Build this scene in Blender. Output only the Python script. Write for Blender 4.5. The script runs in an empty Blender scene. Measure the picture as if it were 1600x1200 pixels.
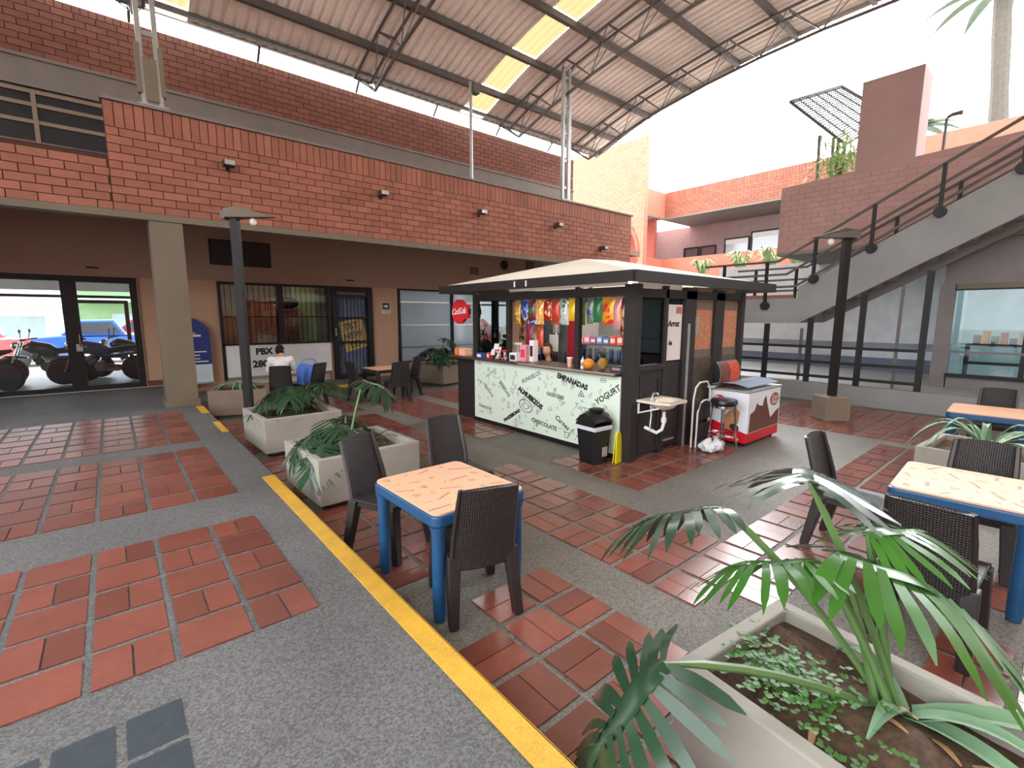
import bpy, math, random
from mathutils import Vector as V, Matrix
random.seed(11)
SC = bpy.context.scene
COL = SC.collection
# ---------------------------------------------------------------- camera, sky, exposure
yaw, pit, rol = math.radians(40.05), math.radians(-8.15), math.radians(0.1)
cf = V((math.sin(yaw)*math.cos(pit), math.cos(yaw)*math.cos(pit), math.sin(pit)))
cr = V((math.cos(yaw), -math.sin(yaw), 0)); cu = cr.cross(cf)
r1 = cr*math.cos(rol)+cu*math.sin(rol); u1 = cu*math.cos(rol)-cr*math.sin(rol)
cam = bpy.data.cameras.new('camera'); cam.sensor_width = 36; cam.lens = 740/1600*36
cam.clip_start = 0.05; cam.clip_end = 400
co = bpy.data.objects.new('camera', cam); COL.objects.link(co)
co.matrix_world = Matrix(((r1.x, u1.x, -cf.x, 0), (r1.y, u1.y, -cf.y, 0), (r1.z, u1.z, -cf.z, 1.6), (0, 0, 0, 1)))
SC.camera = co
SC.view_settings.view_transform = 'Standard'
try: SC.view_settings.look = 'None'
except Exception: pass
SC.view_settings.gamma = 1.0
SC.view_settings.use_curve_mapping = False
SC.view_settings.exposure = 0.52
W = bpy.data.worlds.new('overcast sky'); SC.world = W; W.use_nodes = True
bg = W.node_tree.nodes['Background']
bg.inputs[0].default_value = (0.93, 0.97, 1.0, 1); bg.inputs[1].default_value = 5.0
# thin cloud, brightest around the veiled sun above the open end of the roof
_t = W.node_tree; _tc = _t.nodes.new('ShaderNodeTexCoord'); _vm = _t.nodes.new('ShaderNodeVectorMath'); _vm.operation = 'DOT_PRODUCT'
_vm.inputs[1].default_value = (0.83, 0.39, 0.40); _t.links.new(_tc.outputs['Generated'], _vm.inputs[0])
_mr = _t.nodes.new('ShaderNodeMapRange'); _mr.interpolation_type = 'SMOOTHSTEP'; _mr.inputs[1].default_value = .72; _mr.inputs[2].default_value = 1.0; _mr.inputs[3].default_value = 4.6; _mr.inputs[4].default_value = 24.0
_t.links.new(_vm.outputs['Value'], _mr.inputs[0]); _t.links.new(_mr.outputs[0], bg.inputs[1])
try:
    SC.cycles.use_denoising = True
    SC.cycles.max_bounces = 8; SC.cycles.diffuse_bounces = 5; SC.cycles.transparent_max_bounces = 12
    SC.cycles.sample_clamp_indirect = 6
except Exception: pass
G = -0.27      # courtyard level, the raised walkway is 0

# ---------------------------------------------------------------- helpers
class MB:
    def __init__(s): s.v = []; s.f = []; s.t = []
    def add(s, vs, fs, tag=None):
        o = len(s.v); s.v += [tuple(p) for p in vs]; s.f += [tuple(i+o for i in f) for f in fs]
        if tag is not None: s.t += [tag]*len(fs)
        return s
    def box(s, x0, y0, z0, x1, y1, z1, m=None, tag=None):
        vs = [V((x, y, z)) for z in (z0, z1) for y in (y0, y1) for x in (x0, x1)]
        if m is not None: vs = [m @ p for p in vs]
        return s.add(vs, [(0, 2, 3, 1), (4, 5, 7, 6), (0, 1, 5, 4), (2, 6, 7, 3), (0, 4, 6, 2), (1, 3, 7, 5)], tag)
    def bar(s, p, q, w, h, up=(0, 0, 1)):
        p = V(p); q = V(q); d = (q-p).normalized(); u = V(up)
        a = d.cross(u)
        if a.length < 1e-4: a = d.cross(V((1, 0, 0)))
        a.normalize(); b = a.cross(d)
        a = a*(w/2); b = b*(h/2)
        return s.add([p-a-b, p+a-b, p+a+b, p-a+b, q-a-b, q+a-b, q+a+b, q-a+b],
                     [(0, 3, 2, 1), (4, 5, 6, 7), (0, 1, 5, 4), (1, 2, 6, 5), (2, 3, 7, 6), (3, 0, 4, 7)])
    def tube(s, pts, r, n=8, flat=1.0):
        pts = [V(p) for p in pts]; k = len(pts); rs = r if isinstance(r, (list, tuple)) else [r]*k
        o = len(s.v); prev = None
        for i, p in enumerate(pts):
            d = (pts[min(i+1, k-1)]-pts[max(i-1, 0)]).normalized()
            a = d.cross(V((0, 0, 1)) if prev is None else prev)
            if prev is None and a.length < 1e-3: a = d.cross(V((1, 0, 0)))
            a.normalize(); b = a.cross(d); 
            if prev is not None:
                b2 = prev - d*prev.dot(d); b = b2.normalized(); a = d.cross(b)
            prev = b
            for j in range(n):
                t = 2*math.pi*j/n
                s.v.append(tuple(p+a*(rs[i]*math.cos(t))+b*(rs[i]*flat*math.sin(t))))
        for i in range(k-1):
            for j in range(n):
                j2 = (j+1) % n
                s.f.append((o+i*n+j, o+i*n+j2, o+(i+1)*n+j2, o+(i+1)*n+j))
        s.f.append(tuple(o+j for j in range(n))[::-1]); s.f.append(tuple(o+(k-1)*n+j for j in range(n)))
        return s
    def lathe(s, prof, c=(0, 0, 0), n=16, m=None):
        o = len(s.v); c = V(c)
        for r, z in prof:
            for j in range(n):
                t = 2*math.pi*j/n; p = V((r*math.cos(t), r*math.sin(t), z))
                s.v.append(tuple((m @ p if m is not None else p)+c))
        for i in range(len(prof)-1):
            for j in range(n):
                j2 = (j+1) % n; s.f.append((o+i*n+j, o+i*n+j2, o+(i+1)*n+j2, o+(i+1)*n+j))
        s.f.append(tuple(o+j for j in range(n))[::-1]); s.f.append(tuple(o+(len(prof)-1)*n+j for j in range(n)))
        return s
    def prism(s, poly, z0, z1, m=None):
        n = len(poly); vs = [V((x, y, z)) for z in (z0, z1) for x, y in poly]
        if m is not None: vs = [m @ p for p in vs]
        return s.add(vs, [tuple(range(n))[::-1], tuple(range(n, 2*n))]+[(i, (i+1) % n, n+(i+1) % n, n+i) for i in range(n)])
    def grid(s, fn, nu, nv):
        o = len(s.v)
        for i in range(nu+1):
            for j in range(nv+1): s.v.append(tuple(fn(i/nu, j/nv)))
        for i in range(nu):
            for j in range(nv):
                a = o+i*(nv+1)+j; s.f.append((a, a+1, a+nv+2, a+nv+1))
        return s
    def slab(s, fn, nu, nv, th):
        """curved sheet with thickness"""
        P = [[V(fn(i/nu, j/nv)) for j in range(nv+1)] for i in range(nu+1)]
        o = len(s.v); N = (nu+1)*(nv+1)
        off = []
        for i in range(nu+1):
            for j in range(nv+1):
                a = P[min(i+1, nu)][j]-P[max(i-1, 0)][j]; b = P[i][min(j+1, nv)]-P[i][max(j-1, 0)]
                off.append(a.cross(b).normalized()*th)
        fl = [P[i][j] for i in range(nu+1) for j in range(nv+1)]
        s.v += [tuple(p) for p in fl]+[tuple(p+q) for p, q in zip(fl, off)]
        id = lambda i, j, k: o+k*N+i*(nv+1)+j
        for i in range(nu):
            for j in range(nv):
                s.f.append((id(i, j, 0), id(i, j+1, 0), id(i+1, j+1, 0), id(i+1, j, 0)))
                s.f.append((id(i, j, 1), id(i+1, j, 1), id(i+1, j+1, 1), id(i, j+1, 1)))
        for i in range(nu):
            for j in (0, nv): s.f.append((id(i, j, 0), id(i+1, j, 0), id(i+1, j, 1), id(i, j, 1)))
        for j in range(nv):
            for i in (0, nu): s.f.append((id(i, j, 0), id(i, j+1, 0), id(i, j+1, 1), id(i, j, 1)))
        return s
    def ell(s, c, rx, ry, rz, n=12, k=8, m=None):
        o = len(s.v); c = V(c)
        for i in range(1, k):
            a = math.pi*i/k
            for j in range(n):
                t = 2*math.pi*j/n; p = V((rx*math.sin(a)*math.cos(t), ry*math.sin(a)*math.sin(t), -rz*math.cos(a)))
                s.v.append(tuple((m @ p if m is not None else p)+c))
        for i in range(k-2):
            for j in range(n):
                j2 = (j+1) % n; s.f.append((o+i*n+j, o+i*n+j2, o+(i+1)*n+j2, o+(i+1)*n+j))
        s.f.append(tuple(o+j for j in range(n))[::-1]); s.f.append(tuple(o+(k-2)*n+j for j in range(n)))
        return s
    def mesh(s, name, m=None, smooth=False):
        me = bpy.data.meshes.new(name); me.from_pydata(s.v, [], s.f)
        if s.t:
            at = me.attributes.new('tint', 'FLOAT', 'FACE')
            for i, t in enumerate(s.t): at.data[i].value = t
        if m: me.materials.append(m)
        if smooth:
            me.polygons.foreach_set('use_smooth', [True]*len(me.polygons))
            try: me.set_sharp_from_angle(angle=math.radians(40))
            except Exception: pass
        me.update(); return me
    def build(s, name, m=None, parent=None, smooth=False, bevel=0, kind=None, label=None):
        return link(name, s.mesh(name, m, smooth), parent, bevel, kind, label)
def link(name, me, parent=None, bevel=0, kind=None, label=None):
    o = bpy.data.objects.new(name, me); COL.objects.link(o)
    if parent is not None: o.parent = parent
    if kind: o['kind'] = kind
    if label: o['label'] = label
    if bevel:
        b = o.modifiers.new('bevel', 'BEVEL'); b.width = bevel; b.segments = 2; b.limit_method = 'ANGLE'; b.angle_limit = 0.7
    return o
def tag(o, label, cat, group=None):
    o['label'] = label; o['category'] = cat
    if group: o['group'] = group
    return o
def thing(name, label, cat, loc=(0, 0, 0), rz=0, group=None):
    o = bpy.data.objects.new(name, None); COL.objects.link(o); o.empty_display_size = 0.1
    o.location = loc; o.rotation_euler = (0, 0, math.radians(rz)); return tag(o, label, cat, group)
def dup(root, loc, rz, label, group=None):
    r = root.copy(); COL.objects.link(r); r.location = loc; r.rotation_euler = (0, 0, math.radians(rz))
    r['label'] = label
    if group: r['group'] = group
    for c in list(root.children):
        d = c.copy(); COL.objects.link(d); d.parent = r
        for g in list(c.children):
            e = g.copy(); COL.objects.link(e); e.parent = d
    return r
def struct(name, mb, m, **k):
    o = mb.build(name, m, **k); o['kind'] = 'structure'; return o
def lin(c): return tuple(((x/255+0.055)/1.055)**2.4 if x > 10 else x/255/12.92 for x in c)
MATS = {}
def mat(name, rgb, rough=.6, metal=0, var=.10, scale=3, bump=0, bscale=60, rnd=0, spec=.5, emit=0, alpha=1, fine=0, trans=0, coat=0):
    if name in MATS: return MATS[name]
    m = bpy.data.materials.new(name); m.use_nodes = True; nt = m.node_tree; N = nt.nodes; L = nt.links
    b = N['Principled BSDF']; c = lin(rgb)
    b.inputs['Roughness'].default_value = rough; b.inputs['Metallic'].default_value = metal
    b.inputs['Specular IOR Level'].default_value = spec
    geo = N.new('ShaderNodeNewGeometry')
    val = None
    nz = N.new('ShaderNodeTexNoise'); nz.inputs['Scale'].default_value = scale; nz.inputs['Detail'].default_value = 4
    L.new(geo.outputs['Position'], nz.inputs['Vector'])
    mr = N.new('ShaderNodeMapRange'); mr.inputs[1].default_value = .25; mr.inputs[2].default_value = .75
    mr.inputs[3].default_value = 1-var; mr.inputs[4].default_value = 1+var
    L.new(nz.outputs['Fac'], mr.inputs[0]); val = mr.outputs[0]
    if fine:
        n2 = N.new('ShaderNodeTexNoise'); n2.inputs['Scale'].default_value = bscale; n2.inputs['Detail'].default_value = 2
        L.new(geo.outputs['Position'], n2.inputs['Vector'])
        m2 = N.new('ShaderNodeMapRange'); m2.inputs[1].default_value = .3; m2.inputs[2].default_value = .7
        m2.inputs[3].default_value = 1-fine; m2.inputs[4].default_value = 1+fine
        L.new(n2.outputs['Fac'], m2.inputs[0])
        mu = N.new('ShaderNodeMath'); mu.operation = 'MULTIPLY'; L.new(val, mu.inputs[0]); L.new(m2.outputs[0], mu.inputs[1]); val = mu.outputs[0]
    if rnd:
        oi = N.new('ShaderNodeObjectInfo'); at = N.new('ShaderNodeAttribute'); at.attribute_name = 'tint'
        ad = N.new('ShaderNodeMath'); ad.operation = 'ADD'; L.new(oi.outputs['Random'], ad.inputs[0]); L.new(at.outputs['Fac'], ad.inputs[1])
        fr = N.new('ShaderNodeMath'); fr.operation = 'FRACT'; L.new(ad.outputs[0], fr.inputs[0])
        m3 = N.new('ShaderNodeMapRange'); m3.inputs[3].default_value = 1-rnd; m3.inputs[4].default_value = 1+rnd*.8
        L.new(fr.outputs[0], m3.inputs[0])
        mu = N.new('ShaderNodeMath'); mu.operation = 'MULTIPLY'; L.new(val, mu.inputs[0]); L.new(m3.outputs[0], mu.inputs[1]); val = mu.outputs[0]
    mx = N.new('ShaderNodeMix'); mx.data_type = 'RGBA'; mx.blend_type = 'MULTIPLY'; mx.inputs['Factor'].default_value = 1
    mx.inputs['A'].default_value = (*c, 1); L.new(val, mx.inputs['B'])
    L.new(mx.outputs['Result'], b.inputs['Base Color'])
    if bump:
        n3 = N.new('ShaderNodeTexNoise'); n3.inputs['Scale'].default_value = bscale; n3.inputs['Detail'].default_value = 3
        L.new(geo.outputs['Position'], n3.inputs['Vector'])
        bp = N.new('ShaderNodeBump'); bp.inputs['Strength'].default_value = bump; bp.inputs['Distance'].default_value = .01
        L.new(n3.outputs['Fac'], bp.inputs['Height']); L.new(bp.outputs[0], b.inputs['Normal'])
    if emit:
        b.inputs['Emission Color'].default_value = (*c, 1); b.inputs['Emission Strength'].default_value = emit
    if trans:
        b.inputs['Transmission Weight'].default_value = trans
    if coat: b.inputs['Coat Weight'].default_value = coat; b.inputs['Coat Roughness'].default_value = .17; b.inputs['Coat IOR'].default_value = 1.5
    MATS[name] = m; return m
def glass(name, tint=(238, 243, 245), refl=0, frost=0, rough=.02):
    """thin pane: mostly clear, with a mirror film; frost mixes in translucent white"""
    if name in MATS: return MATS[name]
    m = bpy.data.materials.new(name); m.use_nodes = True; nt = m.node_tree; N = nt.nodes; L = nt.links
    N.remove(N['Principled BSDF']); out = N['Material Output']
    tr = N.new('ShaderNodeBsdfTransparent'); tr.inputs[0].default_value = (*lin(tint), 1)
    gl = N.new('ShaderNodeBsdfGlossy'); gl.inputs['Roughness'].default_value = rough
    lw = N.new('ShaderNodeFresnel'); lw.inputs[0].default_value = 1.5
    ad = N.new('ShaderNodeMath'); ad.operation = 'ADD'; ad.inputs[1].default_value = refl; L.new(lw.outputs[0], ad.inputs[0])
    mx = N.new('ShaderNodeMixShader'); L.new(ad.outputs[0], mx.inputs[0]); 
    base = tr.outputs[0]
    if frost:
        tl = N.new('ShaderNodeBsdfTranslucent'); tl.inputs[0].default_value = (*lin(tint), 1)
        df = N.new('ShaderNodeBsdfDiffuse'); df.inputs[0].default_value = (*lin(tint), 1)
        m0 = N.new('ShaderNodeMixShader'); m0.inputs[0].default_value = .5; L.new(tl.outputs[0], m0.inputs[1]); L.new(df.outputs[0], m0.inputs[2])
        m1 = N.new('ShaderNodeMixShader'); m1.inputs[0].default_value = frost; L.new(base, m1.inputs[1]); L.new(m0.outputs[0], m1.inputs[2]); base = m1.outputs[0]
    L.new(base, mx.inputs[1]); L.new(gl.outputs[0], mx.inputs[2]); L.new(mx.outputs[0], out.inputs[0])
    MATS[name] = m; return m
def aggregate(name, rgb, scale=70, amp=.45, dirt=.15):
    if name in MATS: return MATS[name]
    m = mat(name, rgb, rough=.62, var=dirt, scale=1.3, bump=.35, bscale=scale*1.3)
    nt = m.node_tree; N = nt.nodes; L = nt.links
    vo = N.new('ShaderNodeTexVoronoi'); vo.inputs['Scale'].default_value = scale
    geo = [n for n in N if n.bl_idname == 'ShaderNodeNewGeometry'][0]; L.new(geo.outputs['Position'], vo.inputs['Vector'])
    bw = N.new('ShaderNodeSeparateColor'); L.new(vo.outputs['Color'], bw.inputs[0])
    mr = N.new('ShaderNodeMapRange'); mr.inputs[3].default_value = 1-amp; mr.inputs[4].default_value = 1+amp; L.new(bw.outputs[0], mr.inputs[0])
    mix = [n for n in N if n.bl_idname == 'ShaderNodeMix'][0]
    m2 = N.new('ShaderNodeMix'); m2.data_type = 'RGBA'; m2.blend_type = 'MULTIPLY'; m2.inputs['Factor'].default_value = 1
    L.new(mix.outputs['Result'], m2.inputs['A']); L.new(mr.outputs[0], m2.inputs['B'])
    L.new(m2.outputs['Result'], N['Principled BSDF'].inputs['Base Color'])
    return m
def text_geo(body, size, shear=0, bold=0, depth=.0015, space=1.0):
    c = bpy.data.curves.new('lettering', 'FONT'); c.body = body; c.size = size; c.shear = shear; c.offset = bold; c.extrude = depth
    c.align_x = 'CENTER'; c.align_y = 'CENTER'; c.resolution_u = 2; c.space_character = space
    o = bpy.data.objects.new('lettering', c); COL.objects.link(o)
    dg = bpy.context.evaluated_depsgraph_get(); dg.update()
    me = bpy.data.meshes.new_from_object(o.evaluated_get(dg))
    vs = [v.co.copy() for v in me.vertices]; fs = [tuple(p.vertices) for p in me.polygons]
    bpy.data.objects.remove(o); bpy.data.curves.remove(c); bpy.data.meshes.remove(me)
    return vs, fs
def frame(origin, xdir, ydir):
    x = V(xdir).normalized(); y = V(ydir).normalized(); z = x.cross(y); o = V(origin)
    return Matrix(((x.x, y.x, z.x, o.x), (x.y, y.y, z.y, o.y), (x.z, y.z, z.z, o.z), (0, 0, 0, 1)))
def write(mb, body, size, m, ang=0, **k):
    vs, fs = text_geo(body, size, **k); R = m @ Matrix.Rotation(math.radians(ang), 4, 'Z')
    mb.add([R @ p for p in vs], fs); return mb
LT = lambda x, y, z: Matrix.Translation((x, y, z))
RX = lambda a: Matrix.Rotation(math.radians(a), 4, 'X')
RY = lambda a: Matrix.Rotation(math.radians(a), 4, 'Y')
RZ = lambda a: Matrix.Rotation(math.radians(a), 4, 'Z')
# ---------------------------------------------------------------- materials
M_AGG = aggregate('washed gravel concrete', (98, 98, 98), 120, .42)
M_AGGD = aggregate('courtyard gravel concrete', (106, 100, 92), 115, .45, .2)
M_TILE = mat('terracotta floor tile', (120, 67, 55), rough=.32, var=.12, scale=5, rnd=.28, fine=.07, bscale=25, bump=.06)
M_TILEC = mat('waxed terracotta courtyard tile', (124, 70, 58), rough=.27, var=.15, scale=4, rnd=.24, fine=.06, bscale=25, bump=.03, coat=.3, spec=.5)
M_SLATE = mat('blue grey slate', (58, 66, 74), rough=.5, var=.15, scale=20, rnd=.12, bump=.15)
M_GROUT = mat('grey grout', (150, 140, 126), rough=.8, var=.15, scale=30)
M_YEL = mat('yellow road paint', (206, 160, 56), rough=.6, var=.14, scale=6, fine=.12, bscale=90, bump=.1)
M_BRICK = mat('orange facing brick', (150, 93, 73), rough=.75, var=.10, scale=4, rnd=.16, fine=.07, bscale=60, bump=.25)
M_MORT = mat('dark mortar', (70, 42, 32), rough=.9, var=.2, scale=12)
M_CREAM = mat('cream painted concrete', (112, 101, 84), rough=.7, var=.08, scale=2, bump=.08, bscale=90)
M_LEDGE = mat('grey painted concrete', (122, 114, 106), rough=.7, var=.10, scale=2.5, bump=.1)
M_TAN = mat('tan plaster', (178, 142, 116), rough=.8, var=.05, scale=1.2, bump=.08, bscale=60)
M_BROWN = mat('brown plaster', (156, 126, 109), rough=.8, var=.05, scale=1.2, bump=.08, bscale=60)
M_BLACK = mat('black painted steel', (26, 24, 24), rough=.5, spec=.3, var=.15, scale=9)
M_DKBROWN = mat('dark brown painted wood', (34, 28, 27), rough=.6, var=.18, scale=6)
M_SHEET = mat('painted roof sheet', (240, 226, 216), rough=.55, var=.12, scale=1.5, fine=.05, bscale=15)
M_STEEL = mat('grey roof steel', (96, 90, 86), rough=.5, metal=.2, var=.15, scale=5)
M_GALV = mat('pale galvanised steel', (170, 170, 165), rough=.4, metal=.5, var=.12, scale=8)
M_CHROME = mat('chrome', (205, 205, 208), rough=.15, metal=1, var=.03)
M_WHITE = mat('white paint', (226, 226, 224), rough=.5, var=.05)
M_PLAST = mat('dark brown plastic wicker', (42, 37, 37), rough=.42, var=.08)
M_BLUE = mat('blue painted wood', (30, 76, 118), rough=.4, var=.12, scale=7)
M_PEACH = mat('peach printed laminate', (224, 174, 138), rough=.4, var=.03)
M_INK = mat('black printing ink', (36, 34, 36), rough=.5)
M_INKG = mat('grey printing ink', (118, 130, 124), rough=.5)
M_INKB = mat('brown printing ink', (150, 112, 84), rough=.5)
M_PLANT = mat('planter concrete', (158, 153, 143), rough=.75, var=.10, scale=3, bump=.12, bscale=50)
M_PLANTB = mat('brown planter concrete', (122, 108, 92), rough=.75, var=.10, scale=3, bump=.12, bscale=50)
M_SOIL = mat('dark soil', (82, 62, 46), rough=.95, var=.35, scale=14, bump=.8, bscale=40, fine=.3)
M_LEAF = mat('dark green leaf', (36, 64, 42), rough=.24, var=.18, scale=6, rnd=.15)
M_LEAFL = mat('fresh green leaf', (58, 108, 36), rough=.3, var=.18, scale=6, rnd=.15)
M_STALK = mat('leaf stalk green', (92, 122, 72), rough=.4, var=.12)
M_STRAP = mat('pale grey green strap leaf', (118, 152, 118), rough=.4, var=.12, scale=5, rnd=.1)
M_CLOVER = mat('ground cover green', (64, 112, 40), rough=.5, var=.3, scale=20)
M_CLEAR = glass('clear glass')
M_RED = mat('red enamel', (204, 20, 34), rough=.35, var=.04)
M_PAPER = mat('white paper', (224, 222, 218), rough=.7, var=.03)
M_CONC = mat('stair concrete', (138, 138, 136), rough=.75, var=.10, scale=1.6, bump=.1)
# ================================================================ SETTING
# ---- raised walkway with its tile panels
fl = MB(); fl.box(-9, -7, -.45, 1.13, 13.45, -.004)
walk = struct('floor_walkway', fl, M_AGG)
tl = MB().box(-.148, -.143, -.03, .148, .143, .004).mesh('tile', M_TILE)
th = MB().box(-.071, -.143, -.03, .071, .143, .004).mesh('tile', M_TILE)
ts = MB().box(-.091, -.112, -.03, .091, .112, -.002).mesh('tile', M_SLATE)
def put(me, name, x, y, z, parent, rz=0):
    o = bpy.data.objects.new(name, me); COL.objects.link(o); o.location = (x, y, z); o.parent = parent
    if rz: o.rotation_euler = (0, 0, rz)
    return o
cells = []
for y1, rows, p in ((4.145, 5, .322), (6.78, 6, .335), (9.62, 7, .352)):
    for r in range(rows):
        for c in range(14):
            x = .60-.33*c; y = y1-p*(r+.5)
            if (r+c) % 2 == (rows == 5): cells.append((x, y, tl, 0))
            else: cells += [(x-.076, y, th, 1), (x+.076, y, th, 1)]
cells.sort(key=lambda c: c[0]**2+c[1]**2)
rest = MB()
for i, (x, y, me, half) in enumerate(cells):
    z = random.uniform(-.002, .002)
    if i < 240: put(me, 'tile', x, y, z, walk)
    else:
        w = .071 if half else .148; rest.box(x-w, y-.143, -.02, x+w, y+.143, .004+z, tag=random.random())
rest.build('tiles', M_TILE, walk, kind='stuff')
for c in range(3):
    for r in range(5): put(ts, 'slate_tile', -.005-.215*c, 2.165-.25*r, 0, walk)
yl = MB().box(1.02, -6.5, -.004, 1.132, 5.1, .003).box(1.128, -6.5, -.1, 1.135, 5.1, .003)
yl.build('painted_stripe', M_YEL, walk, label='long yellow painted edge line')
MB().box(1.02, 9.2, -.004, 1.132, 9.95, .003).build('painted_stripe', M_YEL, walk, label='short worn yellow patch by the pillar')
MB().box(1.05, 7.5, -.004, 1.132, 8.3, .003).build('painted_stripe', M_YEL, walk, label='short worn yellow patch on the edge')
# ---- sunken courtyard
fl = MB(); fl.box(1.13, -7, -.6, 26, 14.6, G-.005); fl.box(1.1301, 12.3, G-.01, 14.6, 13.45, -.2)
court = struct('floor', fl, M_AGGD)
MB().box(2.6, 12.285, -.262, 4.9, 12.36, -.196).build('painted_stripe', M_YEL, court, label='yellow painted step edge')
P = .345
rects = [(1.30, -2.415, 3, 14, [(0, 13)]), (1.30, 2.83, 3, 5, []), (1.30, 4.97, 3, 5, []), (1.30, 7.1, 3, 7, []),
         (2.73, 1.05, 3, 10, [(0, 0)]), (2.73, 5.5, 3, 9, []), (2.73, 9.0, 3, 8, []), (2.73, -2.4, 3, 8, []),
         (4.20, 2.87, 7, 4, []), (4.20, 5.7, 3, 13, []), (5.6, 7.4, 10, 8, []),
         (3.765, .705, 14, 3, []), (4.2, -2.2, 12, 7, []), (8.9, 1.1, 8, 8, []), (8.9, -2.2, 8, 8, [])]
tb = []
for x0, y0, nx, ny, skip in rects:
    for i in range(nx):
        for j in range(ny):
            if (i, j) in skip: continue
            cx, cy = x0+P*(i+.5), y0+P*(j+.5)
            if (i+j) % 2: tb += [(cx-.0775, cy, 0), (cx+.0775, cy, 0)]
            else: tb += [(cx, cy-.0775, 1), (cx, cy+.0775, 1)]
tb.sort(key=lambda c: (c[0])**2+c[1]**2+(0 if c[0]+c[1] > 2.6 and c[1] > -.3 else 400))
mt = MB().box(-.0735, -.152, -.03, .0735, .152, .004).mesh('tile', M_TILEC)
rest = MB()
for i, (x, y, o) in enumerate(tb):
    z = G+random.uniform(-.0015, .002)
    if i < 280: put(mt, 'tile', x, y, z, court, math.pi/2 if o else 0)
    else:
        a, b = (.152, .0735) if o else (.0735, .152); rest.box(x-a, y-b, G-.02, x+a, y+b, z+.004, tag=random.random())
rest.build('tiles', M_TILEC, court, kind='stuff')
# ---- brick courses
BL, BH = .335, .127
def bricks(wall, spans, n_single, axis, plane, sign, near, mbk_=None):
    """spans: (a0,a1,z0,courses,soldier) on a wall face; every brick proud of the mortar. axis 'x': wall runs along X at y=plane"""
    lst = []
    for a0, a1, z0, nc, sold in spans:
        for k in range(nc):
            a = a0-(BL/2 if k % 2 else 0)
            while a < a1-.02:
                l, r = max(a, a0), min(a+BL, a1)
                if r-l > .04: lst.append(((l+r)/2, z0+BH*(k+.5), r-l-.013, BH-.013))
                a += BL
        if sold:
            z = z0+BH*nc; a = a0
            while a < a1-.02: lst.append((min(a+.0635, a1-.05), z+sold/2, .115, sold-.012)); a += .127
    lst.sort(key=lambda b: abs(b[0]-near)); rest = MB(); cache = {}
    BM_ = mbk_ or M_BRICK
    for i, (a, z, w, h) in enumerate(lst):
        d = random.uniform(.009, .016)
        if axis == 'x': bx = (-w/2, -d*1 if sign < 0 else -.02, -h/2, w/2, .02 if sign < 0 else d, h/2); pos = (a, plane, z)
        else: bx = (-d if sign < 0 else -.02, -w/2, -h/2, .02 if sign < 0 else d, w/2, h/2); pos = (plane, a, z)
        if i < n_single:
            key = (round(w, 3), round(h, 3), round(d, 3))
            if key not in cache: cache[key] = MB().box(*bx).mesh('brick', BM_)
            put(cache[key], 'brick', *pos, wall)
        else: rest.box(bx[0]+pos[0], bx[1]+pos[1], bx[2]+pos[2], bx[3]+pos[0], bx[4]+pos[1], bx[5]+pos[2], tag=random.random())
    if rest.v: rest.build('bricks', BM_, wall, kind='stuff')
YP = 10.14
b = MB(); b.box(-5, YP+.02, 3.28, .2, YP+.24, 4.10); b.box(.2, YP+.02, 3.28, 13.8, YP+.24, 4.93)
par = struct('wall_gallery_parapet', b, M_MORT)
bricks(par, [(.2, 13.8, 3.28, 10, .385)], 290, 'x', YP+.02, -1, 2.4)
b = MB(); b.box(-5, YP+.015, 4.10, .19, YP+.24, 4.11); low = struct('wall_low_parapet', b, M_MORT)
bricks(low, [(-2.0, .2, 3.28, 6, 0)], 60, 'x', YP+.018, -1, 0)
b = MB(); b.box(.17, YP-.03, 4.94, 13.86, YP+.27, 4.985); struct('trim_1', b, M_LEDGE)
b = MB(); b.box(-6, YP-.02, 3.17, 13.9, YP+.25, 3.278); struct('trim_2', b, M_CREAM)
# gallery floor slab, its soffit and the pillars
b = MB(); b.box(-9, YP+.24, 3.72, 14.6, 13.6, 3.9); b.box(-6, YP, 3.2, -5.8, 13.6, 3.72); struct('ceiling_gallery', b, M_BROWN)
b = MB(); b.box(.63, YP, -.005, 1.10, YP+.45, 3.168)
struct('pillar', b, M_CREAM, bevel=.012)
MB().box(.60, YP-.03, -.002, 1.125, YP+.47, .12).build('plinth', M_CREAM, bpy.data.objects['pillar'])
b = MB(); b.box(11.6, 12.6, -.21, 12.05, 13.05, 3.715); struct('pillar', b, M_CREAM)
# ---- shop wall at the back of the arcade
YS = 13.6
b = MB()
for x0, x1, z0, z1 in ((.52, 2.05, -.5, 2.43), (5.98, 6.80, -.5, 2.43), (4.72, 4.78, -.5, .9), (10.6, 14.6, -.5, 2.43), (6.8, 12.3, -.5, .16)): b.box(x0, YS, z0, x1, YS+.2, z1)
wl = struct('wall_left', b, M_TAN)
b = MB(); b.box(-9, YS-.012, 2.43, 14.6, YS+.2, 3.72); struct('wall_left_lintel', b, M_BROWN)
b = MB(); b.box(.52, YS-.03, 0, 1.5, YS, .12); struct('baseboard_left', b, mat('dark red skirting', (92, 46, 40), rough=.5))
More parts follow.
